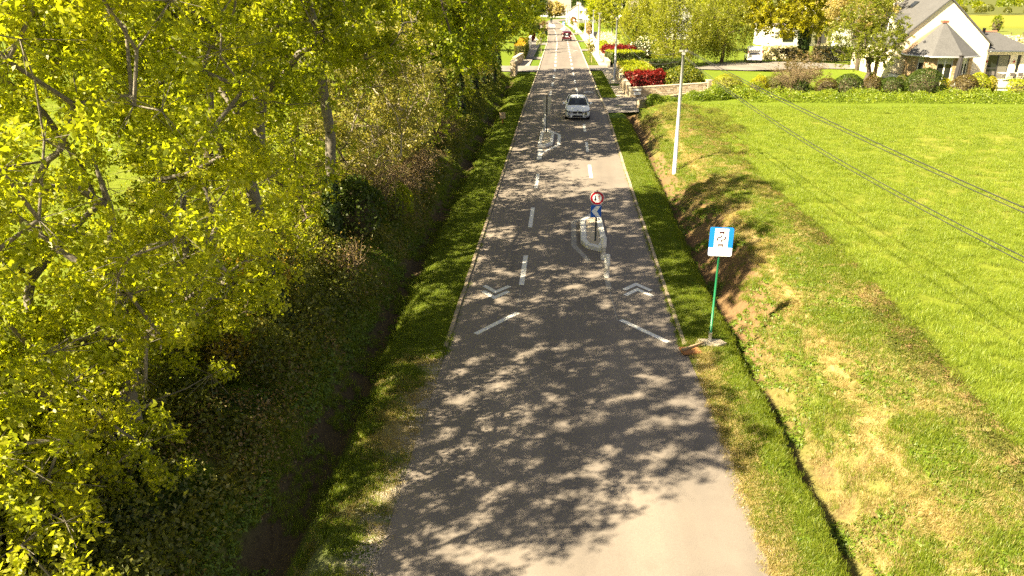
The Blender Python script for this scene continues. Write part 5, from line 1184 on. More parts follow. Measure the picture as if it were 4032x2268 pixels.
bush('photinia_shrub', 'round red shrub in front of the white gabled house', (3.4, 296, -5.6), (1.15, 1.3, 1.5), .26, 1500, M_RED, 114, flowers=(M_DRYLEAF, 500, .25))
box_hedge('clipped_hedge', 'far dark hedge right of the white gabled house', [(10.2, 322), (16.5, 323)], 2.2, 1.9, .3, 40, M_DKLEAF, 115, z0=-6.3)
# left side
box_hedge('clipped_hedge', 'orange-topped hedge along the left pavement', [(-5.75, 106.6), (-6.25, 131)], 1.35, 1.9, .17, 130, M_BRAMBLE, 116, top=leafmat('orange_new_leaves', (.16, .12, .01), (.32, .20, .015), (.48, .30, .03), .4))
bush('photinia_shrub', 'narrow crimson shrub on the left beyond the white wall end', (-6.2, 161, -1.95), (.6, 2.0, 1.1), .18, 1600, M_RED, 117)
box_hedge('clipped_hedge', 'dark hedge receding along the far left pavement', [(-6.6, 188), (-7.7, 240)], 1.4, 2.5, .3, 45, M_DKLEAF, 118, top=M_BRAMBLE)
bush('shrub', 'bright green shrub at the left of the far bend', (-8.4, 262, -4.7), (1.6, 2.2, 1.9), .3, 1400, M_LIME, 119)
root = empty('wheelie_bin', (-5.75, 180, z_at(180) + .05), 0, 'dark green bin standing on the left pavement', 'bin')
MB().add([(-.26, -.28, .06), (.26, -.28, .06), (.26, .28, .06), (-.26, .28, .06), (-.32, -.36, 1.05), (.32, -.36, 1.05), (.32, .36, 1.05), (-.32, .36, 1.05)], [(3, 2, 1, 0), (4, 5, 6, 7), (0, 1, 5, 4), (1, 2, 6, 5), (2, 3, 7, 6), (3, 0, 4, 7)]).build('body', flat('bin_green', (.01, .06, .04), .5), root, bevel=.02)
MB().box(-.34, .34, -.4, .38, 1.055, 1.14).build('lid', flat('bin_lid', (.012, .08, .05), .5), root, bevel=.02)
for x, lab in ((6.6, 'left one of two dark grey storage boxes above the white wall'), (7.75, 'right one of two dark grey storage boxes above the white wall')):
    root = empty('storage_box', (x, 167.5, z_at(167)), 0, lab, 'storage box'); MB().box(-.5, .5, -.5, .5, .0, 1.5).build('body', flat('dark_grey_plastic', (.035, .035, .04), .6), root, bevel=.05); MB().box(-.55, .55, -.55, .55, 1.502, 1.62).build('lid', flat('dark_grey_lid', (.05, .05, .055), .6), root, bevel=.04)
def staked_sapling(label, x, y, h, mt, seed, z=None):
    z = z_at(y) if z is None else z
    r = tree('young_tree', label, (x, y, z), [(0, 0, 0), (0, 0, h * .3), (.02, 0, h * .6)], (0, 0, h * .75), (h * .2, h * .2, h * .3), 26, 45, .13, .22, mt, M_BARKD, seed, low=-1, trunk_r=.04, twigs=3, sides=5, group='young trees planted in the grass strips')
    MB().tube([(.18, 0, 0), (.18, 0, h * .55)], .03, 6).build('stake', M_WOODP, r)
staked_sapling('young staked tree on the right grass strip before the white wall', 3.42, 102.6, 2.7, M_BIRCH, 121)
staked_sapling('young staked tree on the left strip near the orange-topped hedge', -3.44, 122, 3.1, M_OAKG, 122)
staked_sapling('young staked tree on the left strip level with the red van', -3.87, 160, 3.7, M_DRYLEAF, 123)
staked_sapling('young tree beside the far triangular sign', 2.55, 229, 3.0, M_OAKG, 124)
staked_sapling('young tree at the left kerb near the far island', -5.6, 215, 3.8, M_OAKG, 125)
# far signs
def small_sign(label, x, y, h, shape, mats, z=0):
    root = empty('road_sign', (x, y, z_at(y) + .05 + z), 0, label, 'road sign'); MB().tube([(0, .05, 0), (0, .05, h)], .05, 8).build('post', M_POLE, root)
    if shape == 'tri':
        M_ = Matrix.Translation((0, 0, h - .45)) @ Matrix.Rotation(rad(90), 4, 'X'); MB().prism([(-.45, -.35), (.45, -.35), (0, .42)], -.02, .02, 0, M_).build('panel', mats[0], root); face('inner_field', [[(-.34, -.285), (.34, -.285), (0, .30)]], mats[1], root, h - .45, -.024)
    elif shape == 'arrow':
        p = plate('panel', .7, 1.0, mats[0], root, h - .5, 0, .06); face('white_arrow', [[(-.25, 0), (0, .4), (.25, .4), (.05, 0)], [(-.25, 0), (.05, 0), (.25, -.4), (0, -.4)]], mats[1], p, h - .5, -.014)
    else:
        plate('upper_panel', .72, .62, mats[0], root, h - .3, 0, .06); plate('lower_panel', .72, .5, mats[1], root, h - .95, 0, .06)
small_sign('far red-edged triangular warning sign on the right', 2.75, 228, 3.2, 'tri', (M_SRED, M_SWHITE))
small_sign('far blue arrow sign on its island, white arrow', -.07, 236.5, 2.0, 'arrow', (M_SBLUE, M_SWHITE), .1)
small_sign('far dark sign back on the island before the bend', -4.07, 267, 2.2, 'back', (M_DKPOST, flat('dark_grey_back', (.05, .055, .06), .5)), .1)
small_sign('thin sign on a post by the far pavement corner', 1.72, 261, 3.2, 'back', (M_ALU, M_ALU))
root = empty('hydrant', (3.1, 198, z_at(198) + .05), 0, 'small white and yellow marker on the far right verge', 'hydrant'); MB().tube([(0, 0, 0), (0, 0, .5)], .16, 10).build('body', flat('hydrant_yellow', (.6, .4, .12), .5), root); MB().tube([(0, 0, .502), (0, 0, .7), (0, 0, .8)], [.18, .18, .08], 10).build('cap', M_SWHITE, root)

# clipped balls and shrubs along the meadow edge
TOP = [(13.9, 68.4, 1.35, 1.35, 1.15, M_WILLOW, 'olive clipped ball nearest the gate pillars', 1), (16.8, 69.4, .85, .85, 1.0, M_YELLOW, 'small gold-topped shrub left of the pollard stump', 0), (15.9, 67.6, .9, .8, .8, M_OAKG, 'low green shrub below the gold-topped one', 0), (18.2, 69.6, 1.2, 1.0, 1.1, M_BRAMBLE, 'mottled grey-green shrub beside the pollard stump', 0),
       (22.7, 70.2, 1.0, .9, .85, M_BROWNL, 'dark brown clipped ball right of the pollard stump', 1), (24.4, 69.9, 1.25, 1.1, 1.1, M_DKLEAF, 'large dark green clipped ball under the forked tree', 1), (26.7, 70.9, .75, .75, .9, M_BROWNL, 'small brown ball at the forked tree trunk', 1), (28.4, 70.8, 1.1, 1.0, .85, M_DKLEAF, 'wide dark green clipped ball before the white low wall', 1),
       (30.7, 70.0, 1.65, 1.4, 1.35, M_DKLEAF, 'largest dark green clipped mound before the turret', 1), (33.0, 71.3, .5, .5, .75, M_YELLOW, 'narrow yellow shrub squeezed between dark mound and brown ball', 0), (33.4, 68.8, 1.1, 1.05, 1.2, M_BROWNL, 'large brown clipped ball in front of the turret door', 1), (35.0, 69.8, 1.0, 1.0, 1.2, M_LIME, 'pale green clipped ball right of the brown one', 1), (36.7, 71.0, .55, .5, .9, M_YELLOW, 'bright yellow ball at the terrace corner', 1), (38.9, 70.2, 1.2, 1.1, .9, M_LIME, 'loose light green shrub before the terrace wall', 0), (29.6, 71.9, .7, .6, .8, M_BRAMBLE, 'mottled shrub between the dark mounds', 0)]
for i, (x, y, rx, ry, rzz, mt, lab, tight) in enumerate(TOP):
    bush('clipped_ball' if tight else 'shrub', lab, (x, y), (rx, ry, rzz), .085, int(2600 * rx * rzz), mt, 140 + i, tight=bool(tight), group='clipped shrubs along the meadow edge')
rng = np.random.default_rng(77)
def hedge_mass(name, label, n, x0, x1, yf, hmax, leaf, lmat, seed, wy=1.6):
    rng = np.random.default_rng(seed); x = rng.random(n) * (x1 - x0) + x0; y = yf(x) + (rng.random(n) - .5) * wy * 2
    e = 1 - ((y - yf(x)) / wy) ** 2; h = hmax * (.35 + .9 * vnoise(x, y, 1.1, seed)) * np.sqrt(np.clip(e, 0, 1))
    P = np.stack([x, y, ground_z(x, y) + h * (1 - .6 * rng.random(n) ** 2)], 1) + rng.normal(size=(n, 3)) * .07
    o = link(name, leaves_mesh(name, P, rng.normal(size=(n, 3)) * .7 + np.array([-.2, -.4, .7]), np.full(n, leaf), rng, np.clip(rng.normal(.5, .2, n) + (vnoise(x, y, .7, 3) - .5) * .5, 0, 1)), lmat); tag(o, label, kind='stuff')
hedge_mass('undergrowth', 'loose bright green growth along the top edge of the meadow', 19000, 14, 46, lambda x: 65.8 + .02 * x, .95, .11, leafmat('bright_weedy_leaves', (.065, .105, .007), (.135, .185, .010), (.24, .27, .018), .4), 31)
hedge_mass('undergrowth', 'green growth in front of the driveway wall', 15000, 6.6, 16, lambda x: 61.9 + (x - 6) * .68, 1.05, .1, MATS['bright_weedy_leaves'], 32, 1.2)

# ------------------------------------------------------------------ trees on the right
G2 = 'garden trees on the right'
tree('weeping_tree', 'yellow-green drooping tree in the middle of the garden', (13.1, 98.0, z_at(98)), [(0, 0, 0), (.1, 0, 1.2), (0, 0, 2.6), (.1, 0, 4.0)], (.3, 0, 5.0), (3.5, 3.2, 4.2), 170, 150, .17, .55, M_WILLOW, M_BARKD, 201, group=G2, low=-.95, droop=1.1, trunk_r=.16, twigs=3, sides=5, aspect=.45)
tree('weeping_tree', 'drooping olive-green tree behind the lawn, beside the white van', (20.0, 103.5, z_at(103)), [(0, 0, 0), (.1, 0, 1.2), (0, 0, 2.6), (-.1, 0, 4.2)], (-.2, 0, 5.2), (3.6, 3.2, 4.0), 170, 140, .17, .55, M_WILLOW, M_BARKD, 202, group=G2, low=-.85, droop=1.0, trunk_r=.2, twigs=3, sides=5, aspect=.45, tintshift=-.12)
tree('weeping_tree', 'yellow drooping tree behind the red photinia hedges', (10.5, 119, z_at(119)), [(0, 0, 0), (.1, 0, 1.2), (0, 0, 2.6), (.1, 0, 4.2)], (.3, 0, 5.2), (2.7, 3.0, 4.3), 130, 130, .2, .55, M_WILLOW, M_BARKD, 203, group=G2, low=-.95, droop=1.0, trunk_r=.18, twigs=2, sides=5, aspect=.45, tintshift=.06)
tree('oak_tree', 'golden-yellow oak with ivy-clad trunk above the white van', (30.0, 103.6, z_at(103.6)), [(0, 0, 0), (-.1, 0, 2.0), (-.3, 0, 4.0), (-.6, 0, 5.8)], (-2.0, 0, 7.2), (6.2, 4.2, 4.3), 240, 170, .21, .62, M_YELLOW, M_BARKD, 204, group=G2, low=-.9, trunk_r=.42, twigs=3, sides=6, ivy=(0, 5.6, .75, 3000, .2), tintshift=-.03)
tree('oak_tree', 'thin-leaved twin-stemmed tree right of the golden oak', (34.6, 113.5, z_at(113.5)), [(0, 0, 0), (.2, 0, 2.0), (.1, 0, 4.0), (.3, 0, 5.5)], (.2, 0, 7.2), (4.3, 3.6, 3.6), 160, 90, .2, .6, M_YELLOW, M_BARKD, 205, group=G2, low=-.9, trunk_r=.25, twigs=5, sides=6, tintshift=-.25)
tree('forked_tree', 'dark forked tree with light green crown beside the gabled house', (26.9, 73.2, gz1(26.9, 73.2)), [(0, 0, 0), (.1, 0, .7), (.25, 0, 1.3), (.1, 0, 1.9), (.0, 0, 2.4)], (-.2, .2, 4.8), (2.9, 2.2, 2.9), 130, 150, .12, .42, M_WILLOW, M_BARKD, 206, group=G2, tintshift=-.2, low=-.8, trunk_r=.2, twigs=4, sides=6, extra_clumps=[(-2.2, 0, 2.2), (-1.8, .3, 2.7)])
tree('flowering_tree', 'pale cream-blossomed tree behind the forked tree', (30.0, 84.5, gz1(30, 84.5)), [(0, 0, 0), (0, 0, 1.5), (.1, 0, 3.0)], (-.5, 0, 6.6), (3.0, 2.6, 3.0), 110, 130, .16, .5, M_BEIGE, M_BARKD, 207, group=G2, low=-.85, trunk_r=.15, twigs=3, sides=5)
scrub('pollard_stump', 'ivy-grown pollard stump with a spray of bare brown twigs', (19.4, 68.4, gz1(19.4, 68.4) + .5), (2.2, 1.5, 2.0), 150, 208, M_BROWNL, 1600, cat='tree')
pst = empty('tree_stump', (19.3, 68.3, gz1(19.3, 68.3)), 0, 'pale short trunk under the spray of bare twigs', 'stump')
MB().tube([(0, 0, -.1), (.05, 0, .5), (.1, .05, .9), (.15, 0, 1.3)], [.3, .22, .22, .26], 10).build('trunk', M_TWIG, pst)
tp_ = bush('ivy_clump', 'dark ivy clump on the pollard stump', (19.9, 68.2), (.75, .7, .95), .1, 2200, M_DKLEAF, 209)
tree('leafy_tree', 'green-brown bushy tree rising behind the pollard stump', (21.5, 72.6, gz1(21.5, 72.6)), [(0, 0, 0), (0, 0, .6), (0, 0, 1.2)], (0, 0, 2.0), (1.5, 1.2, 1.3), 45, 60, .12, .4, M_BROWNL, M_TWIG, 210, group=G2, low=-1, trunk_r=.08, twigs=8)
# palm
root = empty('palm_tree', (29.3, 77.6, gz1(29.3, 77.6)), 0, 'small palm with dark hanging fronds at the left house corner', 'palm')
MB().tube([(0, 0, 0), (.05, 0, 1.2), (.0, 0, 2.5)], [.2, .17, .2], 10).build('trunk', surf('palm_trunk', (.30, .19, .10), .95, .4, 10), root)
rr_ = random.Random(4)
for k in range(22):
    a = 2 * PI * k / 22 + rr_.uniform(-.1, .1); up_ = rr_.uniform(-.9, .7); m = MB(); P = [Vector((0, 0, 2.5))]
    for j in range(1, 7): t = j / 6; P.append(Vector((math.cos(a) * t * 1.0, math.sin(a) * t * 1.0, 2.5 + up_ * t - .75 * t * t)))
    for p, q in zip(P[:-1], P[1:]):
        d = (q - p).normalized(); n = d.cross(Vector((0, 0, 1))).normalized() * .14
        m.quad(p + n - Vector((0, 0, .03)), p, q, q + n * .8 - Vector((0, 0, .05))); m.quad(p, p - n - Vector((0, 0, .03)), q - n * .8 - Vector((0, 0, .05)), q)
    o = m.build('frond', M_DKLEAF, root); aa = o.data.attributes.new('tint', 'FLOAT', 'POINT'); aa.data.foreach_set('value', [rr_.uniform(.1, .7)] * len(o.data.vertices))
root = empty('flower_pot', (28.3, 75.6, gz1(28.3, 75.6)), 0, 'terracotta pot at the foot of the palm', 'pot'); MB().tube([(0, 0, 0), (0, 0, .4), (0, 0, .45)], [.22, .34, .36], 14).build('pot', M_TERRA, root); bb_ = leaves_mesh('plant', np.random.default_rng(1).normal(size=(120, 3)) * .16 + np.array([0, 0, .62]), np.random.default_rng(2).normal(size=(120, 3)), np.full(120, .12), np.random.default_rng(3), np.full(120, .5)); link('plant', bb_, M_OAKG, root)
box_hedge('flowering_hedge', 'white rhododendron hedge left part, behind the garden drive', [(26.8, 111.0), (32.0, 111.6)], 1.8, 1.65, .2, 130, M_WHITEBL, 220, z0=z_at(111), lump=.25, ragged=2.5)
box_hedge('flowering_hedge', 'white rhododendron hedge right part, beyond the ivy trunk', [(33.4, 110.6), (37.2, 109.2)], 1.9, 1.75, .2, 130, M_WHITEBL, 221, z0=z_at(110), lump=.3, ragged=2.5)
# trees and roofs further back
BACK = [(16, 150, 8, 4.5, M_OAKG, 'round green tree behind the yellow drooping tree'), (24.5, 132, 8.5, 4.5, M_OAKG, 'green tree behind the drooping olive tree'), (12, 205, 9, 4.5, M_WILLOW, 'olive tree above the storage boxes'), (10.5, 250, 9, 4.6, M_OAK, 'broad olive tree right of the far white wall'), (20, 330, 11, 5.5, M_DKLEAF, 'dark ivy-grown tree right of the far houses'), (14, 372, 13, 6.5, M_OAKG, 'tall green tree behind the white gabled house'), (27, 240, 10, 6, M_OAKG, 'broad tree behind the storage boxes'),
        (-4.5, 402, 7.5, 5.0, M_BEIGE, 'beige blossoming tree at the far bend'), (-13.5, 400, 12, 6, M_DKLEAF, 'dark tree left of the far bend'), (-11, 128, 9, 4.6, M_OAKG, 'garden tree behind the orange-topped hedge'), (-11.5, 155, 10, 5, M_DKLEAF, 'dark garden tree behind the crimson shrub'), (-12.5, 190, 11, 5.2, M_OAK, 'light garden tree on the far left'), (-13, 235, 11, 5.5, M_DKLEAF, 'dark garden tree behind the far left hedge'), (-14, 300, 12, 6, M_OAKG, 'green tree left before the bend'), (60, 175, 9, 6, M_OAKG, 'green tree right of the modern white house'), (47, 118, 8, 4.5, M_OAKG, 'green tree behind the gabled house roof'), (-22, 102, 9, 5, M_OAKG, 'tree at the far corner of the left meadow'), (-32, 118, 10, 6, M_OAK, 'wide tree behind the left meadow house')]
for i, (x, y, h, r_, mt, lab) in enumerate(BACK):
    tree('garden_tree', lab, (x, y, z_at(y)), [(0, 0, 0), (.1, 0, h * .15), (0, .1, h * .3), (0, 0, h * .45)], (0, 0, h * .58), (r_ * .8, r_ * .75, h * .45), 70, 55, .16 + y * .0013, .5 + y * .001, mt, M_BARKD, 300 + i, group='trees in the gardens further back', low=-.9, trunk_r=.2, twigs=1, sides=5)

# ------------------------------------------------------------------ houses
M_CREAM = surf('cream_render', (.78, .69, .50), .85, .06, .7, 10, .08); M_SLATE = surf('grey_slate_roof', (.10, .098, .10), .75, .25, 1.5, 14, .35, bump=.3, bscale=12); M_SLATE2 = surf('pale_slate_roof', (.24, .21, .18), .8, .2, 1.0, 10, .3); M_WGLASS = glassmat('window_glass', (.02, .022, .02)); M_FRAME = flat('white_window_frame', (.72, .70, .64), .5); M_GUTTER = flat('zinc_gutter', (.50, .50, .52), .35, .5); M_REDTILE = surf('ridge_tile', (.28, .11, .07), .85)
def window(parent, x0, x1, z0, z1, y, ny=-1, frame=M_FRAME, glass=M_WGLASS, bars=1, sill=True, name='window', axis='x'):
    """casement standing slightly proud of a wall; ny = outward direction along y (axis x) or along x (axis y)"""
    def bx(m, a0, a1, b0, b1, d0, d1):
        lo, hi = sorted((y + ny * d0, y + ny * d1))
        if axis == 'x': m.box(a0, a1, lo, hi, b0, b1)
        else: m.box(lo, hi, a0, a1, b0, b1)
    m = MB(); f = .07
    bx(m, x0, x1, z1 - f, z1, .004, .05); bx(m, x0, x1, z0, z0 + f, .004, .05); bx(m, x0, x0 + f, z0 + f, z1 - f, .004, .05); bx(m, x1 - f, x1, z0 + f, z1 - f, .004, .05)
    for k in range(1, bars + 1): c = x0 + (x1 - x0) * k / (bars + 1); bx(m, c - .035, c + .035, z0 + f, z1 - f, .004, .046)
    w = m.build(name, frame, parent)
    g = MB(); bx(g, x0 + f, x1 - f, z0 + f, z1 - f, .006, .022); g.build('pane', glass, w)
    if sill: s = MB(); bx(s, x0 - .08, x1 + .08, z0 - .08, z0 - .004, .004, .12); s.build('sill', M_PLASTER, w)
    return w
def gable_house(name, label, loc, rz_, W, D, eave, ridge, wallm, roofm, wins=(), chim=(), over=.25, along='y', side_wins=(), found=1.0):
    """ridge runs along local y (gable faces -y) or along x"""
    r = empty(name, loc, rz_, label, 'house'); m = MB(); t = .16
    if along == 'y':
        m.add([(0, 0, -found), (W, 0, -found), (W, D, -found), (0, D, -found), (0, 0, eave), (W, 0, eave), (W, D, eave), (0, D, eave), (W / 2, 0, ridge), (W / 2, D, ridge)], [(0, 1, 5, 8, 4), (1, 2, 6, 5), (3, 7, 9, 6, 2), (3, 0, 4, 7)]); m.build('wall', wallm, r)
        k = (ridge - eave) / (W / 2); e = over
        for s in (0, 1):
            a = Vector((-e, -e * .5, eave - e * k)); b = Vector((W / 2, -e * .5, ridge)); c = Vector((W / 2, D + e * .5, ridge)); d = Vector((-e, D + e * .5, eave - e * k)); V = [a, b, c, d]
            if s: V = [Vector((W - v.x, v.y, v.z)) for v in V]
            up_ = Vector((0, 0, t)); V = [v + Vector((0, 0, .02)) for v in V]; q = V + [v + up_ for v in V]
            f = [(0, 1, 2, 3), (4, 7, 6, 5), (0, 4, 5, 1), (1, 5, 6, 2), (2, 6, 7, 3), (3, 7, 4, 0)]
            MB().add(q, f).build('roof_slope', roofm, r)
        MB().tube([(W / 2, -over * .5, ridge + t + .01), (W / 2, D + over * .5, ridge + t + .01)], .09, 8).build('ridge_cap', M_REDTILE, r)
    else:
        m.add([(0, 0, -found), (W, 0, -found), (W, D, -found), (0, D, -found), (0, 0, eave), (W, 0, eave), (W, D, eave), (0, D, eave), (0, D / 2, ridge), (W, D / 2, ridge)], [(0, 1, 5, 4), (1, 2, 6, 9, 5), (2, 3, 7, 6), (3, 0, 4, 8, 7)]); m.build('wall', wallm, r)
        k = (ridge - eave) / (D / 2); e = over
        for s in (0, 1):
            V = [Vector((-e * .5, -e, eave - e * k)), Vector((W + e * .5, -e, eave - e * k)), Vector((W + e * .5, D / 2, ridge)), Vector((-e * .5, D / 2, ridge))]
            if s: V = [Vector((v.x, D - v.y, v.z)) for v in V]
            V = [v + Vector((0, 0, .02)) for v in V]; q = V + [v + Vector((0, 0, t)) for v in V]
            MB().add(q, [(0, 1, 2, 3), (4, 7, 6, 5), (0, 4, 5, 1), (1, 5, 6, 2), (2, 6, 7, 3), (3, 7, 4, 0)]).build('roof_slope', roofm, r)
    for x0, x1, z0, z1 in wins: window(r, x0, x1, z0, z1, 0, -1)
    for y0, y1, z0, z1 in side_wins: window(r, y0, y1, z0, z1, 0, -1, axis='y')
    for cx, cy, cw, z1 in chim: 
        c = MB().box(cx - cw / 2, cx + cw / 2, cy - .3, cy + .3, ridge - 1.2, z1).build('chimney', M_PLASTER, r); MB().box(cx - cw / 2 - .06, cx + cw / 2 + .06, cy - .36, cy + .36, z1 + .002, z1 + .12).build('chimney_cap', M_SLATE2, c)
    return r
# the cream gabled house with its turret
HR = rad(3); HZ = .78
H = gable_house('gabled_house', 'cream gabled house with slate roof, brick turret and terrace wing', (30.66, 77.3, HZ), HR, 8.6, 9.5, 3.2, 7.0, M_CREAM, M_SLATE, chim=((3.4, 8.6, .8, 7.6),), found=1.2, over=.32)
# roof lights and dormers on the left slope
slope = math.atan2(3.8, 4.3)
def roof_pt(x, y, d=0): return Vector((x, y, 3.2 + x * 3.8 / 4.3 + .18)) + Vector((-math.sin(slope), 0, math.cos(slope))) * d
for y0, y1, a, b in ((4.6, 5.5, 3.1, 3.7),):
    m = MB(); q = [roof_pt(a, y0), roof_pt(b, y0), roof_pt(b, y1), roof_pt(a, y1)]; q2 = [p + Vector((-math.sin(slope), 0, math.cos(slope))) * .1 for p in q]; m.add(q + q2, [(4, 7, 6, 5), (0, 4, 5, 1), (1, 5, 6, 2), (2, 6, 7, 3), (3, 7, 4, 0)]); m.build('roof_light', M_WGLASS, H)
for yd in (3.0, 5.4):
    x0 = .9; d = MB(); zb = 3.2 + x0 * .884
    d.add([(x0, yd, zb), (x0, yd + 1.3, zb), (x0, yd + 1.3, zb + 1.0), (x0, yd, zb + 1.0), (x0 + 1.3, yd, zb + 1.0), (x0 + 1.3, yd + 1.3, zb + 1.0), (x0, yd + .65, zb + 1.6), (x0 + 2.1, yd + .65, zb + 1.6)], [(0, 3, 6, 2, 1), (0, 4, 3), (1, 2, 5)]); dm = d.build('dormer', M_CREAM, H)
    MB().add([(x0 - .15, yd - .15, zb + .92), (x0 - .15, yd + .65, zb + 1.68), (x0 + 2.2, yd + .65, zb + 1.68), (x0 + 1.3, yd - .15, zb + .92), (x0 - .15, yd + 1.45, zb + .92), (x0 + 1.3, yd + 1.45, zb + .92)], [(0, 3, 2, 1), (1, 2, 5, 4)]).build('dormer_roof', M_SLATE, dm)
    window(dm, yd + .2, yd + 1.1, zb + .1, zb + .9, x0, -1, axis='y', bars=1, name='dormer_window', sill=False)
# turret
TC = Vector((3.5, -1.2, 0)); TR, TE = 2.8, 2.4
def tv(a, R, z): return Vector((TC.x + R * math.sin(rad(a)), TC.y - R * math.cos(rad(a)), z))
BRM = [surf('brick_ochre_a', (.40, .29, .16), .9, .2, 5), surf('brick_ochre_b', (.34, .23, .12), .9, .2, 5), surf('brick_ochre_c', (.46, .36, .22), .9, .2, 5)]
bme = []
for k in range(3):
    mm_ = MB(); mm_.box(-.5, .5, -.5, .5, -.5, .5); q = mm_.mesh('brick'); q.materials.append(BRM[k]); bme.append(q)
T_ = MB(); base_ = [tuple(tv(a, TR - .15, 0)[:2]) for a in (-125, -80, -35, 10, 55, 100, 145)]
T_.prism(base_, -1.0, .12)
tw = T_.build('turret_plinth', M_PLASTER, H)
rb_ = random.Random(9)
for fi, (a0, a1) in enumerate(((-80, -35), (-35, 10), (10, 55), (-125, -80), (55, 100))):
    p, q = tv(a0, TR, 0), tv(a1, TR, 0); u = (q - p).normalized(); L = (q - p).length; nrm = Vector((u.y, -u.x, 0)); ang = math.atan2(u.y, u.x)
    ow = (.62, 1.25, 1.0, .04, .7)[fi]; s0, s1 = (L - ow) / 2, (L + ow) / 2
    def seg(a, b, z0, z1, d0, d1, name, mat, par):
        V = [p + u * s + nrm * d + Vector((0, 0, z)) for z in (z0, z1) for d in (d0, d1) for s in (a, b)]
        return MB().add(V, [(0, 2, 3, 1), (4, 5, 7, 6), (0, 1, 5, 4), (2, 6, 7, 3), (0, 4, 6, 2), (1, 3, 7, 5)]).build(name, mat, par)
    wl = seg(0, s0, .12, 2.4, -.25, -.012, 'turret_wall', M_MORTAR, H); seg(s1, L, .12, 2.4, -.25, -.012, 'wall_pier', M_MORTAR, wl); seg(s0, s1, 2.21, 2.4, -.25, -.014, 'lintel', M_CREAM, wl)
    for a, b in ((0, s0), (s1, L)):
        nb = 2 if fi in (1, 2) else 3 if fi != 3 else 4
        for row in range(14):
            z = .14 + row * .16; xs_ = [a] + [a + (b - a) * (k + (.5 if row % 2 else 0)) / nb for k in range(0 if row % 2 else 1, nb)] + [b]
            for x0, x1 in zip(xs_[:-1], xs_[1:]):
                if x1 - x0 < .05: continue
                o = bpy.data.objects.new('brick', bme[rb_.randrange(3)]); COL.objects.link(o); o.parent = wl; c = p + u * (x0 + x1) / 2 + nrm * .0; o.location = (c.x, c.y, z + .073); o.rotation_euler = (0, 0, ang); o.scale = (x1 - x0 - .014, .04 + rb_.uniform(0, .008), .146)
    if fi == 3: continue
    fr = seg(s0, s0 + .07, .13, 2.2, -.18, -.10, 'glazed_door', M_FRAME, H); seg(s1 - .07, s1, .13, 2.2, -.18, -.10, 'frame_side', M_FRAME, fr); seg(s0 + .07, s1 - .07, 2.12, 2.2, -.18, -.10, 'frame_head', M_FRAME, fr)
    if fi in (1, 2): seg((s0 + s1) / 2 - .05, (s0 + s1) / 2 + .05, .13, 2.11, -.175, -.095, 'frame_mullion', M_FRAME, fr)
    seg(s0 + .07, s1 - .07, .13, 2.11, -.16, -.13, 'pane', M_WGLASS, fr); seg(s0 + .08, s1 - .08, 1.7, 2.1, -.128, -.122, 'blind', flat('pale_blind', (.45, .45, .30), .8), fr)
ev = [tv(a, TR + .45, TE) for a in (-125, -80, -35, 10, 55, 100, 145)]; ap = Vector((TC.x, TC.y, 5.2))
for i, (a, b) in enumerate(zip(ev[:-1], ev[1:])):
    MB().add([a, b, ap, a - Vector((0, 0, .14)), b - Vector((0, 0, .14)), ap - Vector((0, 0, .14))], [(0, 1, 2), (0, 3, 4, 1), (5, 4, 3)]).build('turret_roof', M_SLATE if i not in (0,) else surf('sun_tinted_slate', (.20, .14, .09), .8), H)  # leftmost face: reflected sun painted in as a brown tint
MB().tube([v + (v - Vector((TC.x, TC.y, TE))).normalized() * .06 - Vector((0, 0, .08)) for v in ev], .075, 8).build('gutter', M_GUTTER, H)
MB().box(TC.x - .25, TC.x + .25, TC.y - .25, TC.y + .25, 5.05, 5.25).build('turret_cap', M_REDTILE, H)
# terrace wing with hipped roof
wg = MB(); WX0, WX1, WD, WE, WR = 8.62, 12.6, 6.5, 2.6, 4.0
wg.box(WX0, 8.95, .3, .6, -1, WE); wg.box(11.0, 11.65, .3, .6, -1, WE); wg.box(12.0, WX1, .3, .6, -1, WE); wg.box(8.95, 11.0, .3, .6, 2.15, WE); wg.box(11.65, 12.0, .3, .6, 2.15, WE); wg.box(WX1 - .3, WX1, .61, WD, -1, WE); wg.box(WX0, WX1 - .31, WD - .3, WD, -1, WE)
wgo = wg.build('wing_wall', M_CREAM, H)
MB().box(WX0 + .05, WX1 - .35, .65, WD - .35, -.05, .02).build('wing_floor', surf('dark_floor', (.10, .08, .06), .6), wgo)
fr = MB(); fr.box(8.96, 9.04, .38, .46, 0, 2.14); fr.box(10.91, 10.99, .38, .46, 0, 2.14); fr.box(9.04, 10.91, .38, .46, 2.07, 2.14); fr.box(9.9, 10.0, .38, .46, 0, 2.07); f_ = fr.build('patio_door', flat('dark_frame', (.03, .03, .03), .4), H)
MB().box(9.04, 9.9, .41, .43, .02, 2.07).build('pane', M_WGLASS, f_); MB().box(10.0, 10.91, .40, .42, .02, 2.07).build('pane', glassmat('grey_glass', (.16, .15, .13)), f_)
MB().box(11.66, 11.99, .4, .44, 0, 2.13).build('narrow_door', flat('dark_frame', (.03, .03, .03), .4), H)
for x in (8.8, 11.35): MB().tube([(x, .29, 1.5), (x, .17, 1.5), (x, .17, 1.67)], [.05, .07, .08], 10).build('wall_lamp', flat('red_lamp', (.35, .05, .04), .5), H)
o_ = .45; A_, B_, C_, D_ = Vector((WX0 - .1, -.15, WE)), Vector((WX1 + o_, -.15, WE)), Vector((WX1 + o_, WD + o_, WE)), Vector((WX0 - .1, WD + o_, WE)); R1, R2 = Vector((WX0 - .6, WD / 2, WR)), Vector((WX1 - 1.7, WD / 2, WR))
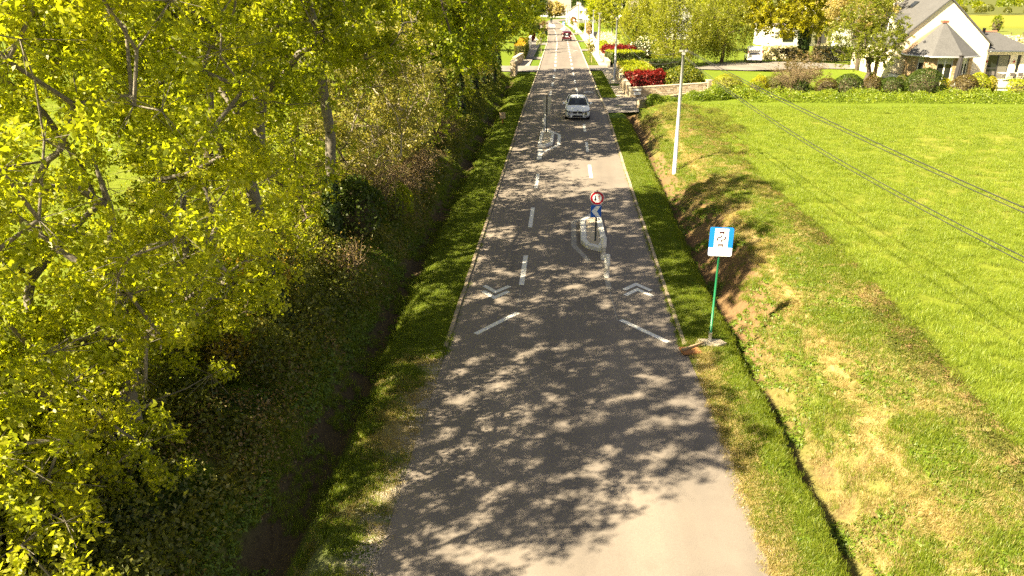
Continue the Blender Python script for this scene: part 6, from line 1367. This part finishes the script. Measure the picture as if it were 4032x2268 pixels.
for nm_, V, f in (('wing_roof_front', [A_, B_, R2, R1], (0, 1, 2, 3)), ('wing_roof_end', [B_, C_, R2], (0, 1, 2)), ('wing_roof_back', [C_, D_, R1, R2], (0, 1, 2, 3))):
    V2 = [v - Vector((0, 0, .16)) for v in V]; n = len(V); MB().add(V + V2, [f, tuple(n + i for i in reversed(range(n)))] + [(i, n + i, n + (i + 1) % n, (i + 1) % n) for i in range(n)]).build(nm_, M_SLATE, H)
MB().tube([A_ + Vector((.2, -.08, -.1)), B_ + Vector((.08, -.08, -.1)), C_ + Vector((.08, 0, -.1))], .075, 8).build('wing_gutter', M_GUTTER, H)
MB().tube([R1 + Vector((0, 0, .05)), R2 + Vector((0, 0, .05))], .09, 8).build('wing_ridge', M_REDTILE, H)
MB().tube([(9.3, 2.6, 3.3), (9.3, 2.6, 4.4)], .14, 10).build('flue', M_BLK, H)
terr = empty('terrace', (30.66, 77.3, HZ), HR, 'pale paved terrace with white retaining wall right of the turret', 'terrace')
MB().box(6.0, 17, -5.6, .28, -.12, -.005).build('paving', surf('terrace_paving', (.50, .44, .35), .85, .12, 1.5), terr); MB().box(6.05, 16.95, -5.55, .27, -1.2, -.13).build('retaining_wall', M_PLASTER, terr)
# low white wall by the basement steps
lw = empty('low_wall', (30.66, 77.3, HZ - .3), HR, 'white low wall with grey coping at the left foot of the gabled house', 'wall')
MB().add([(-1.2, -2.4, -.6), (1.6, -2.4, -.6), (1.6, -2.15, -.6), (-1.2, -2.15, -.6), (-1.2, -2.4, 1.1), (1.6, -2.4, .6), (1.6, -2.15, .6), (-1.2, -2.15, 1.1)], [(0, 1, 5, 4), (1, 2, 6, 5), (2, 3, 7, 6), (3, 0, 4, 7), (4, 5, 6, 7)]).build('wall', M_PLASTER, lw)
MB().add([(-1.25, -2.46, 1.105), (1.66, -2.46, .605), (1.66, -2.09, .605), (-1.25, -2.09, 1.105), (-1.25, -2.46, 1.17), (1.66, -2.46, .67), (1.66, -2.09, .67), (-1.25, -2.09, 1.17)], [(0, 1, 5, 4), (1, 2, 6, 5), (2, 3, 7, 6), (3, 0, 4, 7), (4, 5, 6, 7)]).build('coping', surf('grey_coping', (.2, .17, .15), .8), lw)
MB().box(-.4, .5, -2.42, -2.404, .35, .62).build('vent', surf('vent_grey', (.35, .33, .3), .7), lw)
# closed parasol, table and chairs on the terrace
def HW(x, y, z=0): c, s = math.cos(HR), math.sin(HR); return (30.66 + x * c - y * s, 77.3 + x * s + y * c, HZ + z)
root = empty('parasol', HW(3.7, -4.7, -.1), HR, 'closed dark parasol standing before the turret door', 'parasol'); pm = MB(); vs = []; n = 16
for j, (z, r_) in enumerate(((.55, .16), (.9, .2), (1.5, .2), (2.1, .17), (2.5, .13), (2.62, .2), (2.68, .05))):
    for k in range(n): a = 2 * PI * k / n; q = r_ * (1 + .22 * (k % 2)); vs.append((math.cos(a) * q + .05 * z - .1, math.sin(a) * q, z))
pm.add(vs, [(j * n + k, j * n + (k + 1) % n, (j + 1) * n + (k + 1) % n, (j + 1) * n + k) for j in range(6) for k in range(n)]); pm.build('folded_canopy', surf('dark_canopy', (.05, .045, .045), .9, .3, 6), root)
MB().tube([(-.1, 0, .05), (.05, 0, 2.75)], .03, 8).build('pole', M_POLE, root); MB().box(-.4, .2, -.3, .3, 0, .06).build('base', M_SLATE, root)
M_IRON = flat('folding_metal', (.14, .13, .12), .5, .4)
root = empty('garden_table', HW(10.3, -1.7), HR, 'long garden table on the terrace before the patio door', 'table'); MB().box(-1.1, 1.1, -.45, .45, .70, .74).build('table_top', flat('table_top', (.5, .48, .42), .6), root)
for x in (-.9, .9):
    for s in (-1, 1): MB().tube([(x, -.4 * s, 0), (x, .4 * s, .69)], .02, 6).build('leg', M_IRON, root)
CH = None
for i, (x, y, a, lab) in enumerate(((9.6, -2.6, 0, 'folding chair at the near left side of the garden table'), (10.3, -2.65, 0, 'folding chair at the near middle of the garden table'), (11.0, -2.6, 0, 'folding chair at the near right side of the garden table'), (8.8, -1.7, -90, 'folding chair at the left end of the garden table'), (12.3, -1.6, 80, 'folding chair standing apart at the right end of the table'))):
    if CH is None:
        r_ = empty('folding_chair', HW(x, y), HR + rad(a), lab, 'chair', 'folding chairs round the garden table')
        MB().box(-.21, .21, -.2, .2, .43, .46).build('seat', M_IRON, r_); MB().box(-.21, .21, -.30, -.27, .55, .88).build('backrest', surf('chair_mesh', (.10, .09, .08), .8), r_)
        for s in (-1, 1): MB().tube([(s * .22, .25, 0), (s * .22, -.3, .9)], .016, 6).build('leg', M_IRON, r_); MB().tube([(s * .2, -.28, 0), (s * .2, .2, .45)], .016, 6).build('leg', M_IRON, r_)
        CH = r_
    else: c = copy_tree(CH); c.location = HW(x, y); c.rotation_euler = (0, 0, HR + rad(a)); c['label'] = lab
# other houses
gable_house('white_house', 'small white gabled house at the far bend', (1.6, 322, z_at(322)), rad(-2), 8.0, 11, 4.0, 6.7, M_PLASTER, M_SLATE2, wins=((2.75, 3.25, 3.3, 4.4), (4.3, 5.3, 3.1, 4.5)), chim=((4.2, 1.0, 1.3, 7.3), (3.6, 10, 1.2, 7.3)))
gable_house('grey_house', 'long house with pale grey roof behind the beige tree', (-9.5, 437, z_at(437)), 0, 13, 11, 3.6, 9.6, M_PLASTER, M_SLATE2, wins=((9, 10.4, 1.0, 2.6), (5, 6.2, 1.0, 2.6)), chim=((9.5, 5.5, .9, 10.4),), along='x')
gable_house('roadside_house', 'house with long grey roof far behind the gardens', (30, 430, z_at(430)), rad(6), 17, 10, 3.5, 8.2, M_PLASTER, M_SLATE2, wins=((3, 4.4, .9, 2.4), (9, 10.5, .9, 2.4)), along='x')
gable_house('white_house', 'white gable rising behind the drooping trees', (21.2, 172, z_at(172)), rad(12), 5.4, 11, 4.6, 8.0, M_PLASTER, M_SLATE2, wins=((2.1, 3.2, 3.6, 4.8),))
gable_house('meadow_house', 'white house with grey roof half hidden behind the near oaks', (-48, 82, z_at(82) + .6), rad(8), 13, 9, 3.0, 6.5, M_PLASTER, M_SLATE, wins=((2, 3.4, .9, 2.3), (6, 7.4, .9, 2.3), (9.5, 10.8, .9, 2.3)), along='x')
gable_house('meadow_house', 'second pale house behind the oak row in the distance', (-31, 104, z_at(104)), rad(-6), 11, 9, 3.0, 6.5, M_PLASTER, M_SLATE2, wins=((2, 3.4, .9, 2.3), (6, 7.4, .9, 2.3)), along='x')
# modern white house
root = empty('modern_house', (37, 146, z_at(146)), rad(10), 'modern white house of two stepped blocks behind the rhododendrons', 'house')
MB().box(0, 5.2, 0, 9, -1, 3.3).build('left_block', M_PLASTER, root); MB().box(5.25, 16, 1.6, 9.5, -1, 3.2).build('middle_block', M_CREAM, root); MB().box(8.5, 17, 3.0, 10, 3.22, 6.6).build('upper_block', M_PLASTER, root)
MB().add([(5.1, .4, 3.25), (16.4, .4, 3.25), (16.4, 3.2, 4.3), (5.1, 3.2, 4.3), (5.1, .4, 3.12), (16.4, .4, 3.12), (16.4, 3.2, 4.17), (5.1, 3.2, 4.17)], [(0, 1, 2, 3), (7, 6, 5, 4), (0, 4, 5, 1), (1, 5, 6, 2), (2, 6, 7, 3), (3, 7, 4, 0)]).build('lean_to_roof', M_SLATE2, root)
MB().box(11, 13.6, -1.5, 1.55, -1, 3.0).build('porch_block', M_PLASTER, root)
for a, b in ((5.6, 7.6), (8.4, 10.4)): window(root, a, b, .3, 2.6, 1.6, -1, frame=M_BLK, name='window', sill=False)
window(root, 10, 12, 4.0, 5.6, 3.0, -1, frame=M_BLK, sill=False); window(root, 1.5, 3.4, .8, 2.4, 0, -1, frame=M_BLK, sill=False)
MB().box(-.1, 5.3, -.1, 9.1, 3.302, 3.42).build('parapet_cap', M_SLATE2, root); MB().box(8.4, 17.1, 2.9, 10.1, 6.602, 6.72).build('upper_parapet_cap', M_SLATE2, root)
# far fence, parked cars
root = empty('panel_fence', (5.8, 312.6, z_at(312.6)), rad(2), 'grey panel fence in front of the white gabled house', 'fence')
for k in range(5): MB().box(k * 1.6 + .04, k * 1.6 + 1.5, -.03, .03, .1, 1.25).build('panel', surf('fence_grey', (.22, .22, .20), .8), root); MB().box(k * 1.6 - .05, k * 1.6 + .03, -.06, .06, 0, 1.35).build('post', M_POLE, root)
def far_car(label, loc, rzv, mat):
    r = empty('car', loc, rzv, label, 'car'); loft([(0, [(0, .3), (.7, .3), (.85, .5), (.85, .75), (.7, .85), (0, .88)]), (1.1, [(0, .2), (.8, .2), (.9, .5), (.9, .85), (.8, .98), (0, 1.0)]), (3.6, [(0, .2), (.8, .2), (.9, .5), (.9, .9), (.8, 1.0), (0, 1.02)]), (4.3, [(0, .3), (.7, .3), (.85, .5), (.85, .85), (.7, .95), (0, .97)])], 'body', mat, r, True, 1)
    loft([(1.0, [(0, .95), (.72, .95), (.70, 1.0), (0, 1.02)]), (1.8, [(0, .95), (.76, .95), (.62, 1.4), (0, 1.45)]), (3.2, [(0, .95), (.76, .95), (.6, 1.42), (0, 1.47)]), (4.0, [(0, .95), (.7, .95), (.66, 1.05), (0, 1.06)])], 'cabin_glass', M_CGLASS2, r, True); MB().box(-.58, .58, 1.85, 3.15, 1.44, 1.5).build('roof', mat, r, bevel=.04)
    for s in (-1, 1): wheel(r, s * .8, .8, .31); wheel(r, s * .8, 3.4, .31); MB().box(s * .62 - .12, s * .62 + .12, .0, .1, .62, .76).build('headlight', M_LAMP, r)
far_car('white car parked in front of the white gabled house', (8.6, 315.2, z_at(315) + .03), rad(80), M_CARW)
far_car('white car parked left of the beige tree at the bend', (-8.4, 428, z_at(428) + .05), rad(60), M_CARW)
# wooden shed and meadow fence posts far right
root = empty('shed', (84.5, 178, z_at(178)), rad(10), 'small wooden shed in the far meadow behind the terrace wing', 'shed'); MB().box(0, 2.6, 0, 2, 0, 1.9).build('wall', surf('shed_wood', (.42, .30, .14), .9), root); MB().add([(-.2, -.2, 1.92), (2.8, -.2, 1.92), (2.8, 2.2, 2.3), (-.2, 2.2, 2.3)], [(0, 1, 2, 3)]).build('roof', surf('shed_roof', (.5, .4, .25), .9), root)
for k in range(4):
    o = empty('fence_post', (88 + k * 2.6, 176 + k * .4, z_at(176)), 0, ['first', 'second', 'third', 'fourth'][k] + ' wooden post right of the far shed', 'post', 'posts by the far shed'); MB().tube([(0, 0, 0), (0, 0, 1.5)], .1, 6).build('shaft', M_WOODP, o)
bush('shrub', 'small conical bush in the far meadow', (88, 226, z_at(226)), (2.2, 2.0, 2.6), .35, 700, M_DKLEAF, 401); bush('shrub', 'small bush at the right rim of the far meadow', (118, 232, z_at(232)), (1.6, 1.6, 2.6), .35, 500, M_OAKG, 402)
bush('blossom_shrub', 'white flowering bank behind the terrace wing', (70, 132, z_at(132)), (6, 3, 1.5), .35, 1800, M_WHITEBL, 403)
# far wood and hedge bank
def wood(name, label, n, x0, x1, y0, y1, h, leaf, lmat, seed, cell=14):
    rng = np.random.default_rng(seed); k = n // 260; cx = rng.random(k) * (x1 - x0) + x0; cy = rng.random(k) * (y1 - y0) + y0; hh = h * (.6 + .5 * rng.random(k))
    i = rng.integers(0, k, n); v = unit(rng.normal(size=(n, 3))); v[:, 2] = np.abs(v[:, 2]) * 1.0 - .25; R = (hh * .42)[i][:, None] * np.array([1, 1, 1.25]); P = np.stack([cx[i], cy[i], base_z(cy[i]) + hh[i] * .45], 1) + v * R * (.7 + .35 * rng.random((n, 1)))
    P[:, 2] = np.maximum(P[:, 2], base_z(P[:, 1]) + .3)
    o = link(name, leaves_mesh(name, P, v + rng.normal(size=(n, 3)) * .5, np.full(n, leaf), rng, np.clip(rng.normal(.5, .2, n) + (rng.random(k)[i] - .5) * .5, 0, 1)), lmat); tag(o, label, kind='stuff')
wood('woodland', 'far green wood along the top right edge', 12000, 90, 420, 575, 640, 17, 1.5, M_OAKG, 501); wood('hedge_bank', 'brownish hedge bank in front of the far wood', 14000, 150, 420, 540, 560, 8, 1.0, M_BRAMBLE, 502)
wood('woodland', 'far trees along the top edge behind the houses', 12000, -160, 100, 560, 650, 17, 1.5, M_DKLEAF, 503); wood('woodland', 'trees beyond the left meadow', 8000, -170, -45, 150, 260, 12, .8, M_OAKG, 504)
